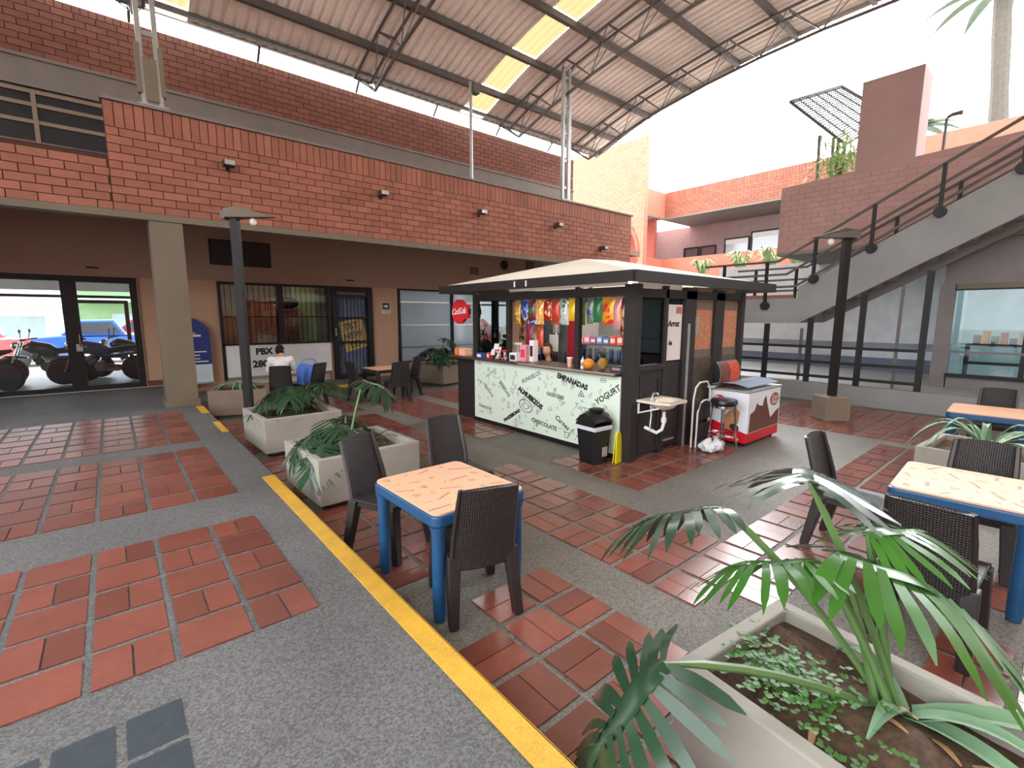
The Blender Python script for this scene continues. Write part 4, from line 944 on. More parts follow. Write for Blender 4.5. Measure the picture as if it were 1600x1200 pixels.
# ================================================================ PLANTS
def leaf_blade(L, Wd, droop, fold=.25, n=11, seed=0):
    R = random.Random(seed); b = MB(); mid = []
    def P(t, x): return V((x, L*t, -droop*L*t*t-abs(x)*fold+.02*L*math.sin(9*t+seed)))
    cw = lambda t: Wd*(.12+.10*math.sin(math.pi*min(1, t*1.1)))*(1-t*.6)
    N = 16
    for i in range(N+1):
        t = i/N; w = cw(t)*(1-.9*max(0, t-.85)/.15); b.v += [tuple(P(t, -w)), tuple(P(t, 0)+V((0, 0, .004))), tuple(P(t, w))]
    for i in range(N):
        for j in (0, 1): a = 3*i+j; b.f.append((a, a+1, a+4, a+3))
    for s in (-1, 1):
        for k in range(n):
            t0 = .0+.88*k/(n-1); ln = Wd*(.50+.55*math.sin(math.pi*(.15+.75*t0)))*R.uniform(.82, 1.15); ang = math.radians(-35+100*t0+R.uniform(-6, 6))
            d = V((s*math.cos(ang), math.sin(ang))); wd = L*.036*R.uniform(.85, 1.25); nn = V((-d.y, d.x)); x0 = s*cw(t0)*.5; y0 = L*t0; k0 = len(b.v); M_ = 5
            for i in range(M_+1):
                u = i/M_; c = V((x0, y0))+d*ln*u+V((0, -s*0+.05*ln*u*u)); hw = wd*(.75+.55*math.sin(math.pi*u))*(1 if u < .95 else .15); wave = .10*ln*math.sin(5*u+k)+.0; nn_ = 0
                for q in (-1, 1):
                    x, y = c.x+nn.x*hw*q, c.y+nn.y*hw*q; b.v.append((x, y, -droop*L*(y/L)**2*(1 if y > 0 else .3)-abs(x)*fold-.25*ln*u*u+wave*.3+.004*q))
            for i in range(M_): a = k0+2*i; b.f.append((a, a+1, a+3, a+2))
    return b
def orient(p, d, up=(0, 0, 1), roll=0):
    y = V(d).normalized(); z = V(up); x = y.cross(z)
    if x.length < 1e-3: x = V((1, 0, 0))
    x.normalize(); z = x.cross(y); m = Matrix(((x.x, y.x, z.x, p[0]), (x.y, y.y, z.y, p[1]), (x.z, y.z, z.z, p[2]), (0, 0, 0, 1)))
    return m @ RY(roll)
LEAVES = {}
def philo(x, y, z, leaves, label, scale=1.0, ml=None):
    """leaves: (tip offset of petiole xyz, blade direction xyz, blade length, bright)"""
    t = thing('philodendron', label, 'plant', (x, y, z), 0, 'split leaf plants in the planters')
    for i, (q, d, L, br, *ro) in enumerate(leaves):
        q = V(q)*scale; L *= scale; p0 = V((random.uniform(-.04, .04), random.uniform(-.04, .04), -.03))
        mid = p0.lerp(q, .5)+V((0, 0, .12*q.length)); pts = [p0*(1-u)**2+mid*2*u*(1-u)+q*u*u for u in [j/6 for j in range(7)]]
        pt = MB().tube(pts, [.011*scale+.004]*6+[.006], 6).build('petiole', M_STALK, t, smooth=True)
        key = (round(L, 1), i % 4)
        if key not in LEAVES: LEAVES[key] = leaf_blade(1.0, .60, .34, .20, 11, i % 4).mesh('leaf', None, True)
        me = LEAVES[key]; o = bpy.data.objects.new('leaf', me.copy() if br else me)
        # bright leaves keep a mesh of their own
        if br or not o.data.materials: o.data.materials.clear(); o.data.materials.append(M_LEAFL if br else M_LEAF)
        COL.objects.link(o); o.parent = t; o.matrix_local = orient(q, d, roll=ro[0] if ro else 0) @ Matrix.Scale(L, 4)
    return t
def ringleaves(n, r, h, L, seed, tilt=.15):
    R = random.Random(seed); out = []
    for i in range(n):
        a = 2*math.pi*i/n+R.uniform(-.3, .3); rr = r*R.uniform(.6, 1.2); hh = h*R.uniform(.6, 1.25)
        out.append(((rr*math.cos(a), rr*math.sin(a), hh), (math.cos(a), math.sin(a), -tilt+R.uniform(-.2, .2)), L*R.uniform(.8, 1.15), False))
    return out
def strap(x, y, z, specs, label, m=M_STRAP, grp='strap leaved plants in the planters'):
    """specs: (azimuth deg, length, rise, width)"""
    t = thing('strap_leaf_plant', label, 'plant', (x, y, z), 0, grp)
    for az, L, rise, wd in specs:
        a = math.radians(az); d = V((math.cos(a), math.sin(a), 0)); s = V((-math.sin(a), math.cos(a), 0))
        def fn(u, v):
            w = wd*(1-u**2.2)*(.75+.6*math.sin(math.pi*min(1, .2+u*.8))*.5); q = (v-.5)*2
            return tuple(d*(L*(.03+u*.97))+s*(w*q*.5)+V((0, 0, L*rise*u*(1.35-u*1.5)-.03*(1-u)+abs(q)*w*.22)))
        MB().slab(fn, 10, 4, .004).build('leaf', m, t, smooth=True)
    return t
# nearest grey planter: glossy leaves hang over its left rim, one tall leaf on a pole-like stalk
philo(1.85, 4.95, .18, [((-.28, .12, .20), (-.85, -.25, -.20), .36, 0), ((-.34, -.22, .14), (-.65, -.60, -.40), .36, 0), ((-.10, .20, .30), (.2, -.9, -.15), .42, 0), ((.18, -.05, .74), (.45, -.75, -.10), .36, 0), ((-.14, .15, .22), (-.9, .2, -.1), .38, 0), ((.0, -.1, .22), (-.2, -.9, -.2), .36, 0), ((.1, .3, .3), (.6, .5, -.2), .34, 0)], 'glossy split leaf plant hanging over the planter nearest the first table')
strap(2.15, 5.0, .18, [(20, .45, .8, .02), (75, .4, 1.0, .02), (130, .4, .9, .02), (-30, .4, .8, .02), (-80, .35, .9, .02)], 'thin grassy plant at the right of the planter nearest the first table', M_LEAF)
philo(1.98, 7.42, .18, ringleaves(6, .22, .34, .36, 5, -.1)+[((.30, -.2, .36), (.9, -.2, .1), .38, 0), ((-.05, -.1, .26), (.2, -.9, .2), .36, 0)], 'dense split leaf plant filling the second planter')
philo(2.22, 7.62, .18, ringleaves(5, .18, .46, .34, 8, -.1), 'split leaf plant at the back right of the second planter')
strap(1.8, 10.3, .2, [(-150, .6, .8, .06), (-100, .45, .9, .06), (-60, .5, .9, .05), (-10, .55, .7, .05), (40, .5, .8, .05), (100, .4, 1, .05), (170, .55, .7, .05), (-125, .35, 1.4, .05)], 'pale strap leaved plant in the brown planter by the pillar')
philo(7.05, 11.45, .25, ringleaves(7, .3, .4, .45, 3, .2)+[((.0, -.1, .75), (.4, -.6, -.1), .4, 0)], 'split leaf plant in the planter below the frosted window')
strap(6.98, .50, .22, [(165, .80, .62, .08), (195, .85, .50, .08), (225, .75, .62, .08), (250, .75, .8, .08), (140, .75, 1.0, .07), (110, .7, 1.2, .07), (285, .8, .9, .08), (320, .75, .8, .07), (30, .7, .9, .07), (75, .7, 1.2, .07), (180, .55, 1.9, .07), (265, .5, 2.0, .06), (120, .5, 2.1, .06)], 'large agave with long pale leaves behind the right hand table')
# foreground planter
philo(2.12, .30, .14, [((-.70, .53, .22), (-.72, .42, -.62), .50, 0), ((-.40, .50, .74), (-.50, .85, -.04), .36, 0, 18), ((-.13, .30, .83), (.85, .35, .10), .46, 0), ((-.24, .16, .64), (.55, -.80, -.10), .48, 1), ((-.05, .12, .66), (.75, -.3, .15), .34, 1), ((-.28, .2, .60), (-.55, .75, .12), .34, 1, 20)], 'big split leaf plant leaning out of the foreground planter')
strap(2.15, .26, .15, [(-118, .60, .34, .085), (-72, .75, .42, .095), (168, .30, .75, .07), (60, .35, .9, .06), (-95, .5, .6, .07)], 'thick pale green strap leaves in the bottom right corner')
for i in range(9):
    x, y = random.uniform(1.7, 2.15), random.uniform(-.2, .6); a = random.uniform(0, 3.1)
    o = MB().slab(lambda u, v: ((u-.5)*.11, (v-.5)*.022*math.sin(math.pi*(.1+.8*u)), .012*math.sin(3*u)), 5, 1, .002).build('dry_leaf', mat('straw dry leaf', (176, 136, 92), rough=.8)); o.location = (x, y, .155); o.rotation_euler = (.1, .1, a)
    tag(o, 'small dry brown leaf lying on the foreground planter soil', 'leaf', 'dry leaves on the foreground planter soil')
# ================================================================ SNACK KIOSK
KL = V((4.95, 3.58, G+.001))
KT = thing('snack_kiosk', 'dark framed snack kiosk with cream canvas hip roof and printed mint front', 'kiosk', KL)
def kb(mb, name, m, parent=KT, off=KL, **k):
    mb.v = [tuple(V(p)-off) for p in mb.v]; return mb.build(name, m, parent, **k)
def mint():
    m = mat('mint white vinyl', (216, 230, 214), rough=.45, var=.05, scale=1.2); return m
fp = kb(MB().box(4.925, 3.70, -.20, 4.96, 6.90, .83), 'front_panel', mint())
kb(MB().box(4.96, 3.69, G, 5.0, 6.90, .83), 'panel_frame', M_DKBROWN); kb(MB().box(4.93, 3.69, G, 4.96, 6.93, -.2), 'kickboard', M_BLACK)
b = MB(); b.box(4.84, 3.72, .835, 5.40, 7.62, .875); ct = kb(b, 'counter', mat('dark brown counter', (72, 56, 50), rough=.35), bevel=.006)
b = MB(); b.box(4.832, 3.74, .85, 4.842, 5.62, .874); kb(b, 'pale_edge', mat('pale grey counter edge', (150, 138, 124), rough=.5))  # lighter strip along part of the counter's front edge
kb(MB().box(5.0, 6.93, G, 5.35, 7.55, .83), 'counter_end', M_DKBROWN)
for a in ((4.93, 3.53, 5.09, 3.69), (4.95, 6.88, 5.05, 6.98), (4.96, 5.98, 5.04, 6.06), (4.96, 4.47, 5.04, 4.55)):
    kb(MB().box(a[0], a[1], G if a[3]-a[1] > .09 else .875, a[2], a[3], 2.0), 'post', M_DKBROWN, bevel=.006)
for x0, x1 in ((5.63, 5.70), (6.13, 6.42), (6.98, 7.25), (7.78, 7.92)): kb(MB().box(x0, 3.54, G, x1, 3.66, 2.0), 'post', M_DKBROWN, bevel=.006)
for y in (3.58, 6.92): kb(MB().box(7.80, y-.05, G, 7.92, y+.05, 2.0), 'post', M_DKBROWN)
kb(MB().box(4.94, 3.6, 1.86, 5.05, 6.96, 1.97), 'front_beam', M_DKBROWN); kb(MB().box(5.05, 3.54, 1.84, 7.92, 3.65, 1.95), 'side_beam', M_DKBROWN)
kb(MB().box(5.0, 6.88, 1.86, 7.92, 6.96, 1.97), 'rear_beam', M_DKBROWN)
kb(MB().box(4.975, 3.68, 1.985, 4.985, 6.0, 2.05), 'clerestory_strip', M_WHITE); kb(MB().box(5.1, 3.61, 1.96, 6.12, 3.62, 2.03), 'clerestory_strip', M_WHITE); kb(MB().box(6.42, 3.61, 1.96, 7.7, 3.62, 2.02), 'clerestory_strip', M_CREAM)
# roof
mcv = bpy.data.materials.new('cream canvas'); mcv.use_nodes = True; n_ = mcv.node_tree; pbc = n_.nodes['Principled BSDF']; pbc.inputs['Base Color'].default_value = (*lin((250, 240, 224)), 1); pbc.inputs['Roughness'].default_value = .8
tls = n_.nodes.new('ShaderNodeBsdfTranslucent'); tls.inputs[0].default_value = (*lin((244, 230, 206)), 1); mxs = n_.nodes.new('ShaderNodeMixShader'); mxs.inputs[0].default_value = .4
n_.links.new(pbc.outputs[0], mxs.inputs[1]); n_.links.new(tls.outputs[0], mxs.inputs[2]); n_.links.new(mxs.outputs[0], n_.nodes['Material Output'].inputs[0])
ex0, ex1, ey0, ey1, ez = 4.58, 8.42, 3.30, 7.46, 2.115; A1, A2 = V((6.2, 5.5, 2.56)), V((6.8, 5.3, 2.56))
cn = [V((ex0, ey0, ez)), V((ex1, ey0, ez)), V((ex1, ey1, ez)), V((ex0, ey1, ez))]
for q in ([cn[0], A1, cn[3]], [cn[0], cn[1], A2, A1], [cn[1], cn[2], A2], [cn[2], cn[3], A1, A2]):
    kb(MB().add(q, [tuple(range(len(q)))]), 'canvas_panel', mcv)
for p, q in zip(cn, cn[1:]+cn[:1]):
    kb(MB().bar(p+V((0, 0, -.055)), q+V((0, 0, -.055)), .05, .13), 'fascia', M_DKBROWN)
for c, a in zip(cn, (A1, A2, A2, A1)): kb(MB().bar(c+V((0, 0, -.03)), a+V((0, 0, -.04)), .04, .04), 'rafter', M_DKBROWN)
for y in (5.1, 5.35): kb(MB().box(4.55, y, 2.02, 4.58, y+.03, 2.10), 'clip', M_PAPER)
# glass and side
kb(MB().box(4.995, 6.06, .88, 5.0, 6.88, 1.86), 'pane', glass('kiosk side pane', (215, 225, 222), .10))
kb(MB().box(5.09, 3.575, .98, 5.63, 3.58, 1.85), 'pane', M_CLEAR)
kb(MB().box(5.09, 3.56, -.22, 5.63, 3.60, .92), 'side_panel', M_DKBROWN); kb(MB().box(5.09, 3.53, .90, 5.66, 3.62, .97), 'window_sill', M_DKBROWN, bevel=.005)
b = MB()
for a in ((5.12, -.2, 5.60, -.15), (5.12, .8, 5.60, .85), (5.12, -.15, 5.17, .8), (5.55, -.15, 5.60, .8)): b.box(a[0], 3.545, a[1], a[2], 3.56, a[3])
kb(b, 'panel_moulding', M_DKBROWN)
kb(MB().box(5.70, 3.58, -.2, 6.13, 3.62, .98), 'door', M_DKBROWN); kb(MB().box(5.70, 3.59, .98, 6.13, 3.60, 1.84), 'pane', M_CLEAR)
kb(MB().box(5.72, 3.55, -.12, 6.0, 3.58, -.10), 'door_strip', M_GALV); kb(MB().box(6.20, 3.52, G, 6.235, 3.54, 1.5), 'conduit', M_GALV)
kb(MB().box(6.40, 3.515, 1.35, 6.44, 3.54, 1.6), 'latch', M_GALV)
po = kb(MB().box(5.72, 3.583, 1.0, 6.11, 3.588, 1.76), 'poster', M_PAPER); F = frame(V((5.9, 3.5825, 0))-KL, (1, 0, 0), (0, 0, 1))
t = MB(); write(t, 'Arroz', .11, F @ LT(0, 1.50, 0), bold=.006, shear=.2).build('lettering', M_INK, po)
t = MB(); write(t, 'de', .09, F @ LT(-.06, 1.24, 0), bold=.005).build('lettering', M_INK, po)
kb(MB().box(5.95, 3.578, 1.64, 6.09, 3.583, 1.73), 'red_label', mat('faded red label', (190, 110, 104), rough=.6))
mbl = mat('tan mottled blind', (188, 128, 98), rough=.8, var=.3, scale=26)
for x0, x1 in ((6.42, 6.98), (7.25, 7.78)):
    kb(MB().box(x0, 3.59, 1.0, x1, 3.61, 1.84), 'roller_blind', mbl)
    kb(MB().box(x0, 3.583, 1.70, x1, 3.59, 1.82), 'blind_band', M_CREAM); kb(MB().box(x0, 3.583, 1.0, x1, 3.59, 1.12), 'blind_band', M_CREAM)
    kb(MB().box(x0, 3.57, -.2, x1, 3.61, 1.0), 'lower_panel', mat('mottled brown panel', (84, 76, 62), rough=.6, var=.45, scale=12))
kb(MB().box(7.84, 3.66, G, 7.88, 6.88, 1.9), 'back_panel', mat('grey kiosk back', (204, 208, 210), rough=.6)); kb(MB().box(5.4, 6.9, G, 7.8, 6.94, .85), 'end_panel', M_DKBROWN)
kb(MB().box(5.0, 3.7, G+.0, 7.84, 6.9, G+.02), 'floor_mat', M_BLACK)
kb(MB().tube([(5.10, 3.72, 1.87), (5.10, 6.86, 1.87)], .012, 6), 'hanging_rail', M_GALV)
# words and line drawings on the front panel: frame reads left to right towards -Y
F = frame(V((4.9245, 5.30, .315))-KL, (0, -1, 0), (0, 0, 1))
def pw(s, yl, z, size, ang, bold=.004, m=M_INK, shear=0, sp=1):
    b = MB(); size *= .76; write(b, s, size, F @ LT(5.30-yl, z-.315, 0), ang, bold=bold, shear=shear, depth=.0006, space=sp); b.build('lettering', m, fp, kind='stuff')
pw('ALMUERZOS', 5.42, .335, .14, -24, .008); pw('EMPANADAS', 4.54, .685, .135, -12, .006); pw('YOGURT', 3.90, .57, .15, 33, .003); pw('CHOCOLATE', 5.10, -.035, .12, -6, .002)
pw('GASEOSAS', 4.87, .44, .10, -4, .004, M_INKG); pw('Tortas', 4.33, .335, .16, -5, 0, M_INKG, .2); pw('Carnes', 4.72, .06, .14, -28, .002, M_INK, .2); pw('BUNUELOS', 5.40, .66, .12, 24, .003, M_INKG)
pw('BEBIDAS', 6.05, .40, .12, -42, .004, M_INKG); pw('PANDEBONO', 5.86, -.02, .10, 31, .006); pw('HELADOS', 6.50, .33, .10, -40, .003, M_INKG); pw('Desayunos', 6.60, .02, .11, -4, .003, M_INKG, .2)
pw('PASTELES', 6.42, .63, .10, 30, .001, M_INKG)
b = MB(); rr = random.Random(4)
for i in range(140):
    yl = 3.8+3.0*rr.random(); z = -.14+.88*rr.random(); doodle(b, F @ LT(5.30-yl, z-.315, 0) @ RZ(rr.uniform(-40, 40)), rr.uniform(.018, .032), i)
ring(b, F @ LT(5.30-5.52, .19-.315, 0) @ RZ(-12), .155, .02, 24, .62); ring(b, F @ LT(5.30-5.52, .19-.315, 0) @ RZ(-12), .07, .015, 12, .7)
b.build('line_drawings', mat('grey drawing ink', (96, 106, 102)), fp, kind='stuff')
b = MB()
for yl, z, k, s in ((4.36, .53, 4, .055), (3.98, .76, 2, .05), (6.76, .78, 2, .05), (6.72, .44, 5, .05), (6.35, .44, 2, .04), (5.25, .13, 1, .035), (5.95, .14, 3, .045), (5.75, -.12, 3, .05), (4.52, -.03, 5, .05), (4.62, -.10, 0, .045)): doodle(b, F @ LT(5.30-yl, z-.315, 0), s, k)
b.build('line_drawings', M_INK, fp, kind='stuff')
# round red drinks sign on the left post
cs = thing('round_drinks_sign', 'round red soft drink sign with white script on the left kiosk post', 'sign', (4.88, 7.28, 1.68))
SF = frame((0, 0, 0), (0, -1, 0), (0, 0, 1))
pl = [(0.22*math.cos(2*math.pi*i/40), 0.22*math.sin(2*math.pi*i/40)) for i in range(40)]
MB().prism(pl, -.03, .03, SF).build('disc', M_RED, cs); MB().box(-.025, -.29, -.12, .025, -.04, .12).build('side_tab', M_RED, cs)
t = MB(); write(t, 'Coca', .155, SF @ LT(-.095, -.005, .0315), 4, shear=.45, bold=.002, space=.82); write(t, 'Cola', .155, SF @ LT(.10, .01, .0315), 4, shear=.45, bold=.002, space=.82)
stroke(t, SF @ LT(0, 0, .032), [(-.005, -.012), (.025, -.009)], .014); o = t.build('lettering', M_PAPER, cs, kind='stuff')
t = MB(); stroke(t, SF @ LT(0, 0, .031), [(-.17, -.05), (-.06, -.025), (.0, .05), (.1, .06)], .008); t.build('script_swash', M_PAPER, cs)
MB().box(-.01, -.33, -.05, .01, -.28, .05).build('bracket', M_BLACK, cs)
# ---------------------------------------------------------------- goods hanging in the kiosk
def bagmesh(w, h, d):
    b = MB()
    def f(s):
        return lambda u, v: ((u-.5)*w*(1-.10*math.sin(math.pi*v)), s*d*max(0, math.sin(math.pi*u))**.6*max(0, math.sin(math.pi*min(1, max(0, (v-.06)/.88))))**.6, -h*v+.004*math.sin(u*25))
    b.grid(f(1), 8, 8); b.grid(lambda u, v: f(-1)(1-u, v), 8, 8); return b
def packmat(c, c2):
    k = 'pack %d %d %d %d' % (*c, c2[0])
    if k in MATS: return MATS[k]
    m = mat(k, c, rough=.3, metal=.15, var=.12, scale=10); nt = m.node_tree; N = nt.nodes; L = nt.links
    nz = N.new('ShaderNodeTexNoise'); nz.inputs['Scale'].default_value = 9; nz.inputs['Detail'].default_value = 1.5; nz.inputs['Distortion'].default_value = 1.2
    geo = [n for n in N if n.bl_idname == 'ShaderNodeNewGeometry'][0]; L.new(geo.outputs['Position'], nz.inputs['Vector'])
    rp = N.new('ShaderNodeMapRange'); rp.inputs[1].default_value = .54; rp.inputs[2].default_value = .58; L.new(nz.outputs['Fac'], rp.inputs[0])
    src = [n for n in N if n.bl_idname == 'ShaderNodeMix'][0]
    mx = N.new('ShaderNodeMix'); mx.data_type = 'RGBA'; L.new(rp.outputs[0], mx.inputs['Factor']); mx.inputs['B'].default_value = (*lin(c2), 1)
    L.new(src.outputs['Result'], mx.inputs['A']); L.new(mx.outputs['Result'], N['Principled BSDF'].inputs['Base Color'])
    return m
BAG = {}
def bag(x, y, z, w, h, col, label, c2=None, rz=90, grp='snack bags hanging in the kiosk front', foil=.25):
    c2 = c2 or random.choice([(236, 214, 150), (226, 60, 50), (240, 236, 226), (40, 70, 140), (250, 190, 40), (60, 120, 70), (90, 50, 36)])
    mc = packmat(col, c2)
    t = thing('snack_bag', label, 'snack bag', (x, y, z), rz+random.uniform(-14, 14), grp)
    k = (w, h)
    if k not in BAG: BAG[k] = bagmesh(w, h, .052)
    link('packet', BAG[k].mesh('packet', mc, True), t)
    MB().box(-.015, -.006, -.01, .015, .006, .022).build('clip', M_GALV, t)
seq = [((176, 132, 84), 'tan'), ((50, 110, 90), 'teal green'), ((44, 74, 160), 'blue'), ((60, 90, 180), 'bright blue'), ((120, 40, 50), 'maroon'), ((230, 140, 50), 'orange'), ((240, 170, 70), 'light orange'), ((196, 50, 34), 'red'), ((170, 44, 30), 'brick red'), ((200, 110, 60), 'copper'), ((170, 90, 50), 'dark copper'), ((120, 70, 44), 'brown'), ((200, 200, 200), 'silver'), ((240, 190, 30), 'yellow'), ((244, 200, 50), 'pale yellow'), ((110, 140, 50), 'leaf green')]
ordn = ['leftmost', 'second', 'third', 'fourth', 'fifth', 'sixth', 'seventh', 'eighth', 'ninth', 'tenth', 'eleventh', 'twelfth', 'thirteenth', 'fourteenth', 'fifteenth', 'sixteenth']
for i, (c, nm) in enumerate(seq):
    y = 5.92-(5.92-4.62)*i/15
    bag(5.10+.07*(i % 2), y, 1.855, .19, .32+.06*(i % 3 == 0), c, '%s snack bag on the kiosk rail, %s from the left' % (nm, ordn[i]) if i else 'tan snack bag on the kiosk rail, leftmost of all')
for i, (y, c, nm, w, h) in enumerate(((4.40, (120, 132, 110), 'grey green', .15, .36), (4.26, (50, 120, 80), 'dark green', .17, .34), (4.08, (236, 160, 50), 'large orange', .24, .36), (3.93, (210, 150, 150), 'pink and white', .15, .42), (3.82, (196, 140, 110), 'pink brown', .13, .52))):
    bag(5.12, y, 1.855, w, h, c, '%s snack bag in the right hand kiosk opening' % nm)
for y, z, c, nm in ((5.80, 1.55, (190, 140, 100), 'tan bread bag hanging low at the left of the kiosk opening'), (5.62, 1.50, (180, 60, 100), 'magenta bag hanging low behind the left snack bags'), (5.48, 1.34, (176, 150, 140), 'grey pink bag hanging below the magenta one'), (5.36, 1.46, (206, 100, 60), 'orange brown long bag left of the blue fridge')):
    bag(5.62, y+.58, z, .20, .40, c, nm, grp='bread bags hanging inside the kiosk')
b = MB(); b.tube([(5.62, 5.8, 1.57), (5.62, 6.6, 1.57)], .012, 6); kb(b, 'inner_rail', M_GALV)
ml3 = bpy.data.materials.new('added fill tube glow'); ml3.use_nodes = True; pb = ml3.node_tree.nodes['Principled BSDF']; pb.inputs['Emission Color'].default_value = (1, .97, .9, 1); pb.inputs['Emission Strength'].default_value = 30
b = MB().tube([(5.62, 4.1, 2.06), (5.62, 6.5, 2.06)], .018, 8); kb(b, 'fill_light_tube', ml3); kb(MB().box(5.58, 4.05, 2.08, 5.66, 6.55, 2.13), 'fill_tube_holder', M_WHITE)  # unseen tube added under the canvas to brighten the kiosk inside
# ---------------------------------------------------------------- on the counter
CZ = .876
def cbox(x, y, sx, sy, sz, col, label, c2=None, name='goods_box', cat='box', rz=0, z=CZ):
    t = thing(name, label, cat, (x, y, z), rz, 'boxes of sweets on the kiosk counter'); mc = mat('carton %d %d %d' % col, col, rough=.5, var=.08)
    MB().box(-sx/2, -sy/2, 0, sx/2, sy/2, sz).build('carton', mc, t, bevel=.004)
    c2 = c2 or (240, 236, 226); m2 = mat('carton label %d %d %d' % c2, c2, rough=.5, var=.15, scale=20)
    MB().box(-sx/2-.002, -sy*.34, sz*.25, -sx/2, sy*.34, sz*.75).build('label', m2, t); MB().box(-sx*.4, -sy*.4, sz, sx*.4, sy*.4, sz+.002).build('lid', mc, t)
cbox(5.0, 7.50, .14, .10, .13, (236, 110, 50), 'orange carton at the far left end of the kiosk counter', (250, 140, 60)); cbox(5.0, 7.30, .16, .20, .13, (236, 180, 150), 'peach carton beside the orange one on the counter', (240, 190, 170))
cbox(4.95, 6.72, .12, .16, .08, (70, 90, 150), 'low blue and white packet on the left of the counter', (236, 236, 240)); cbox(5.2, 6.78, .1, .06, .2, (230, 226, 226), 'upright white packet against the left pane', (180, 40, 60))
cbox(4.98, 6.50, .12, .06, .1, (226, 60, 60), 'small red packet on the counter before the chip bags'); cbox(5.04, 5.90, .14, .18, .13, (235, 235, 235), 'white box with dark house drawing on the counter', (70, 90, 84))
b = MB(); b.prism([(-.06, .02), (.06, .02), (.06, .06), (0, .105), (-.06, .06)], .072, .074, frame((0, 0, 0), (0, -1, 0), (0, 0, 1))); b.build('house_print', M_INK, [o for o in bpy.data.objects if o.get('label') == 'white box with dark house drawing on the counter'][0])
cbox(5.10, 5.73, .12, .14, .26, (222, 150, 160), 'tall pink wafer box left of the seated woman', (210, 60, 80)); cbox(5.16, 5.60, .10, .10, .34, (235, 225, 225), 'white and pink upright box nearest the blue fridge side', (40, 40, 46))
for i, (y, c, l) in enumerate(((6.38, (206, 60, 40), 'red chip bag lying in the pile on the counter'), (6.24, (190, 80, 44), 'orange red chip bag in the pile on the counter'), (6.30, (220, 150, 60), 'golden chip bag on top of the pile on the counter'))):
    t = thing('chip_bag', l, 'snack bag', (4.93, y, CZ+.03+.05*i), 90, 'chip bags piled on the counter'); mc = mat('snack foil %d %d %d' % c, c, rough=.32, metal=.25, var=.18, scale=14)
    o = link('packet', bagmesh(.2, .24, .035).mesh('packet', mc, True), t); o.rotation_euler = (math.radians(-68), 0, 0); o.location = (0, -.1, .04)
    o = MB().box(-.06, -.005, -.05, .06, .005, .05).build('label_patch', M_PAPER, t); o.location = (0, -.02, .085); o.rotation_euler = (math.radians(20), 0, 0)
def jar(x, y, r, h, cols, label):
    t = thing('sweet_jar', label, 'jar', (x, y, CZ), 0, 'clear jars of sweets on the counter')
    MB().lathe([(r, 0), (r, h*.85), (r*.8, h)], n=16).build('glass_jar', M_CLEAR, t, smooth=True); MB().lathe([(r*.85, h), (r*.85, h+.02)], n=16).build('lid', M_RED, t)
    for k in range(12):
        c = cols[k % len(cols)]; a = k*2.4; q = r*.55*((k % 3)/2.5+.2)
        MB().ell((q*math.cos(a), q*math.sin(a), .025+h*.75*k/12), .026, .026, .022, 8, 6).build('sweet', mat('sweet %d %d %d' % c, c, rough=.3), t)
jar(4.97, 6.26, .075, .15, [(220, 60, 60), (240, 230, 220), (236, 150, 60)], 'clear jar of red and white sweets near the mullion'); jar(4.97, 6.08, .075, .15, [(240, 230, 230), (200, 70, 90), (230, 200, 120)], 'clear jar of pale sweets next to the house print box')
t = thing('lollipop_stand', 'stand of white lollipops above the sweet jars', 'lollipops', (5.14, 6.04, CZ))
MB().box(-.04, -.1, 0, .04, .1, .12).build('stand', M_BLUE, t)
for i in range(6):
    y = -.1+.04*i; p = MB().tube([(0, y*.7, .12), (0, y*1.5, .26)], .004, 5).build('stick', M_PAPER, t); MB().ell((0, y*1.5, .27), .014, .024, .024, 8, 6).build('sweet', M_PAPER, t)
t = thing('wafer_tub', 'pale pink cup left of the white sauce bottle', 'cup', (5.0, 4.66, CZ)); MB().lathe([(.030, 0), (.042, .13)], n=14).build('cup', mat('pale pink cup', (226, 170, 150), rough=.4), t, smooth=True); MB().lathe([(.044, .125), (.044, .14)], n=14).build('rim', M_PAPER, t)
def bottle(x, y, h, r, col, cap, label):
    t = thing('sauce_bottle', label, 'bottle', (x, y, CZ)); MB().lathe([(r, 0), (r, h*.62), (r*.5, h*.78), (r*.4, h*.84)], n=14).build('bottle', mat('bottle %d %d %d' % col, col, rough=.3), t, smooth=True)
    MB().lathe([(r*.5, h*.84), (r*.45, h*.93), (r*.15, h)], n=12).build('cap', mat('cap %d %d %d' % cap, cap, rough=.35), t); MB().lathe([(r*1.02, h*.2), (r*1.02, h*.5)], n=14).build('label', M_PAPER if col[0] < 200 else mat('grey label', (150, 150, 160), rough=.5), t)
bottle(5.0, 4.53, .22, .038, (232, 230, 228), (210, 40, 60), 'white sauce bottle with red cap on the counter'); bottle(5.02, 4.43, .17, .03, (236, 236, 230), (120, 170, 120), 'slim white bottle beside the orange fruit')
t = thing('orange_fruit', 'round orange fruit on the kiosk counter', 'fruit', (4.98, 4.29, CZ)); MB().ell((0, 0, .075), .085, .085, .077, 18, 12).build('flesh', mat('orange peel', (226, 138, 40), rough=.5, bump=.2, bscale=90), t, smooth=True); MB().tube([(0, 0, .15), (0, .01, .165)], .008, 5).build('stalk', M_STALK, t)
t = thing('pineapple', 'pineapple with green crown right of the orange fruit', 'fruit', (5.05, 4.10, CZ)); MB().ell((0, 0, .085), .07, .07, .087, 14, 10).build('body', mat('pineapple skin', (150, 116, 50), rough=.7, var=.4, scale=40, bump=.6, bscale=60), t, smooth=True)
